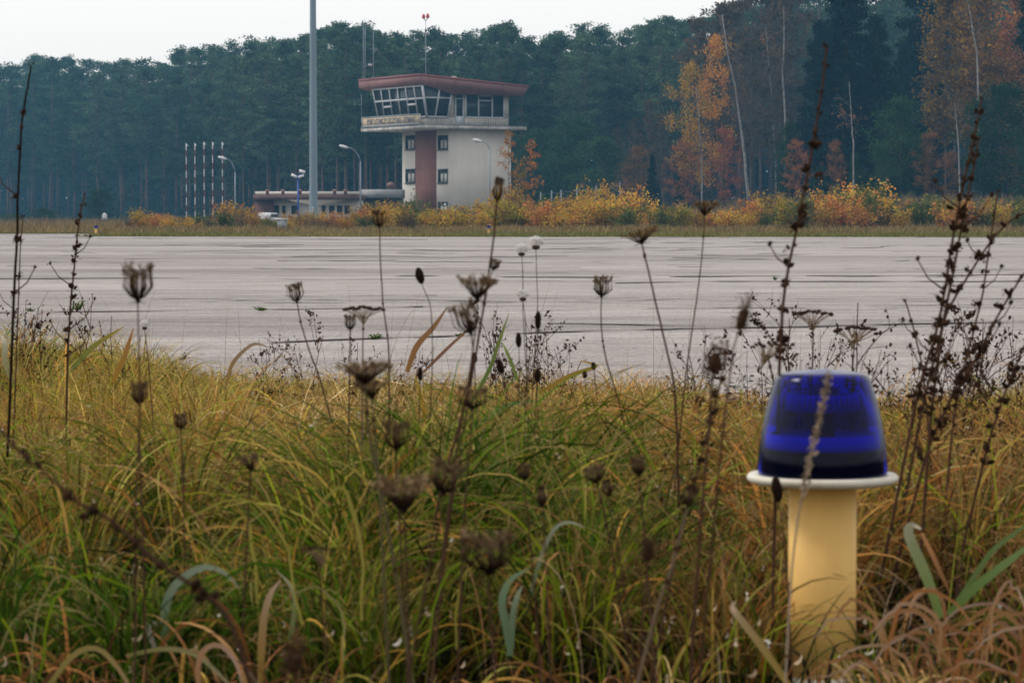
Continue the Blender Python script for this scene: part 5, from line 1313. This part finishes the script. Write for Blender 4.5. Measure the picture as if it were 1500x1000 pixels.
# tall knobbed stalks
gk = "tall dark knobbed stalks"
plant("knob", "tallest knobbed stalk, rising above the blue light to the big spruce", 3.9, [(1211, 70), (1206, 120), (1196, 180), (1187, 235), (1176, 290), (1165, 345), (1155, 390), (1147, 440), (1143, 510), (1140, 580)], 15, r=2.1, extra=dict(len=480, step=30, branch=.16), group=gk)
plant("knob", "upper left one of two knobbed stalks crossing near the right edge", 4.2, [(1438, 145), (1430, 190), (1418, 240), (1405, 300), (1392, 370), (1382, 440), (1368, 500), (1345, 570)], 14, r=2.0, extra=dict(len=460, step=25, branch=.22), group=gk)
plant("knob", "lower right one of two knobbed stalks crossing near the right edge", 4.25, [(1433, 205), (1426, 250), (1412, 310), (1402, 370), (1390, 430), (1378, 490), (1370, 560), (1362, 620)], 14, r=2.0, extra=dict(len=420, step=24, branch=.2), group=gk)
plant("knob", "knobbed branch slanting up to the right edge under the crossing stalks", 4.4, [(1508, 308), (1480, 322), (1455, 348), (1430, 385), (1405, 425), (1385, 460), (1370, 520), (1350, 600)], 14, r=1.8, extra=dict(len=330, step=25, branch=.2), group=gk)
plant("knob", "thin knobbed stalk upright between the crossing stalks and the right edge", 4.5, [(1462, 280), (1454, 330), (1446, 385), (1440, 430), (1425, 490), (1408, 550), (1396, 620)], 12, r=1.5, extra=dict(len=330, step=28, branch=.2), group=gk)
plant("knob", "long knobbed stalk slanting from the right edge down to the grass", 4.3, [(1508, 390), (1480, 430), (1452, 480), (1424, 535), (1390, 590), (1360, 650)], 14, r=1.9, extra=dict(len=330, step=24, branch=.22), group=gk)
plant("knob", "lowest knobbed stalk slanting from the right edge", 4.2, [(1512, 480), (1490, 530), (1470, 580), (1450, 640)], 14, r=1.8, extra=dict(len=220, step=22, branch=.25), group=gk)
plant("knob", "short knobbed stalk left of the crossing stalks", 4.8, [(1326, 440), (1338, 480), (1350, 530), (1358, 600)], 12, r=1.4, extra=dict(len=180, step=24, branch=.2), group=gk)
plant("knob", "bare crooked dark stalk with few knobs, tall at the far left", 5.0, [(46, 96), (40, 130), (32, 175), (29, 230), (25, 300), (26, 335), (22, 400), (18, 490)], 9, r=1.8, extra=dict(len=420, step=62, branch=.30), group=gk, stemcol=DK)
plant("knob", "thin dark stalk right beside the bare crooked one at the far left", 6.0, [(34, 318), (30, 360), (28, 410), (26, 470), (24, 530)], 8, r=1.0, extra=dict(len=200, step=42, branch=.2), group=gk)
plant("knob", "branching brown stalk left of the big left umbel, before the runway", 6.0, [(124, 285), (118, 310), (113, 345), (108, 400), (103, 450), (99, 520)], 9, r=1.4, extra=dict(len=240, step=15, branch=.5), group=gk)
plant("knob", "very blurred dark stalk slanting across the lower left corner", 2.45, [(-12, 612), (30, 665), (65, 690), (110, 735), (160, 758), (225, 820), (280, 855), (340, 900)], 22, r=3.0, extra=dict(len=430, step=48, branch=.0), group=gk)
plant("knob", "knobbed brown stalk behind the dried heads left of the blue light", 3.4, [(1066, 500), (1056, 560), (1040, 620), (1022, 690), (1000, 760)], 14, r=1.6, extra=dict(len=300, step=28, branch=.2), group=gk)

# dry branching weeds standing along the runway edge
def weed_mesh(seed, leafy):
    rnd = np.random.default_rng(seed); S, B = MB(), MB()
    def grow(p, d, L, r, lvl):
        n = 7; pts = [p]; dd = d.copy()
        for i in range(n): dd = dd + rnd.normal(0, .10, 3); dd /= np.linalg.norm(dd); pts.append(pts[-1] + dd * L / n)
        S.tube(pts, [r, r * .45], 4, col=np.array(ST) * rnd.uniform(.6, 1.2), cap=False)
        if lvl < 2:
            for i in range(8 if lvl == 0 else 3):
                q = rnd.uniform(.25, .95); j = int(q * n); a = rnd.uniform(0, 6.28); nd = dd * .8 + np.array([math.cos(a), math.sin(a), .35]) * .75; nd /= np.linalg.norm(nd)
                grow(pts[j], nd, L * rnd.uniform(.22, .45), r * .55, lvl + 1)
        for i in range(2 if lvl else 3):
            c = pts[rnd.integers(2, n + 1)] + rnd.normal(0, .003, 3); sz = rnd.uniform(.35, .85)
            B.ell(c, np.array([.2, 0, 1]) * .007 * sz, .005 * sz, 6, 4, np.array(BR) * rnd.uniform(.4, 1.0), .25)
            if rnd.random() < leafy: B.leaves(c + rnd.normal(0, .008, (4, 3)), .028 * sz, np.array(BR) * rnd.uniform(.5, 1.6), .45, rnd=rnd, droop=.4)
    grow(np.zeros(3), np.array([0, 0, 1.0]), 1.0 * .5, .0026, 0)
    return S, B
wp = []
for i in range(7):
    S, B = weed_mesh(900 + i, .10 + .05 * i); 
    nb_ = S.n
    S.v += B.v; S.c += B.c; S.q += [q + nb_ for q in B.q]; S.t += [q + nb_ for q in B.t]; S.n += B.n
    wp.append(tag(S.obj("dried_weed", M_dry), "x", "dried plant"))
spots = []
def sc_(z, n, xr, yt, Dr):
    for i in range(n): spots.append((z, random.uniform(*xr), random.uniform(*yt), random.uniform(*Dr)))
sc_("behind the blue light, right of its dome", 13, (1290, 1500), (455, 560), (5.0, 7.5))
sc_("left of the blue light at the gravel edge", 12, (985, 1120), (500, 585), (6.0, 8.8))
sc_("just above the blue light", 7, (1130, 1290), (440, 540), (5.5, 7.5))
sc_("at the far left runway edge", 6, (-5, 200), (425, 500), (7.5, 9.5))
sc_("in the middle of the runway edge", 11, (580, 860), (455, 545), (6.5, 8.5))
sc_("left of the middle at the runway edge", 7, (230, 540), (480, 545), (7.0, 8.8))
sc_("among the grass left of the blue light", 7, (780, 1110), (600, 700), (4.6, 6.2))
sc_("among the grass in the middle of the picture", 6, (420, 780), (620, 720), (4.6, 6.2))
sc_("at the right edge of the picture", 4, (1440, 1510), (520, 600), (4.5, 6.5))
cnt = {}
for z, px, yt, D in sorted(spots):
    i = cnt.get(z, 0); cnt[z] = i + 1; x = xat(px, D); H = zat(yt, D); k = H / .5
    place(random.choice(wp), (x, D, 0), random.uniform(0, 6.28), (k * .9, k * .9, k), f"{ordn[i]} dry branching brown weed {z}", "dried plant", "dry branching weeds along the runway edge")

# small green weeds rooted in the slab joints
def rosette(px, py, wpx, label, tall=.35):
    p = ground(px, py); s_ = wpx * .75 * p.y / F; rnd = np.random.default_rng(int(px)); n = 26; k = 5
    az = rnd.uniform(0, 6.28, n); L = s_ * .5 * rnd.uniform(.5, 1, n); t = np.linspace(0, 1, k + 1)
    P = np.stack([p.x + L[:, None] * t * np.cos(az)[:, None] + rnd.normal(0, s_ * .12, (n, 1)), p.y + L[:, None] * t * np.sin(az)[:, None], .018 + (L * tall * rnd.uniform(.5, 2, n))[:, None] * np.sin(t * 2.2)[None]], -1)
    m = MB(); c = np.array([.09, .14, .035]) * rnd.uniform(.6, 1.4, (n, 1)); m.ribbons(P, (L * .22)[:, None] * np.array([.4, 1, 1, .8, .5, .1]), np.repeat(c[:, None], k + 1, 1))
    o = m.obj("joint_weed", M_grass, origin=(p.x, p.y, 0), loc=(p.x, p.y, 0)); tag(o, label, "weed", "green weeds growing in the slab joints")
rosette(112, 458, 34, "leafy green weed in a slab joint beside the branching brown stalk at the left", .7)
rosette(45, 460, 26, "low green weed in a slab joint at the far left")
rosette(383, 459, 30, "low green weed in a slab joint left of the small pale umbel")
rosette(550, 501, 34, "low green weed in the nearest joint under the tansy head")
rosette(672, 498, 24, "low green weed in the nearest joint right of centre")
rosette(1136, 413, 13, "grassy green weed in a far joint left of the tallest knobbed stalk", .9)
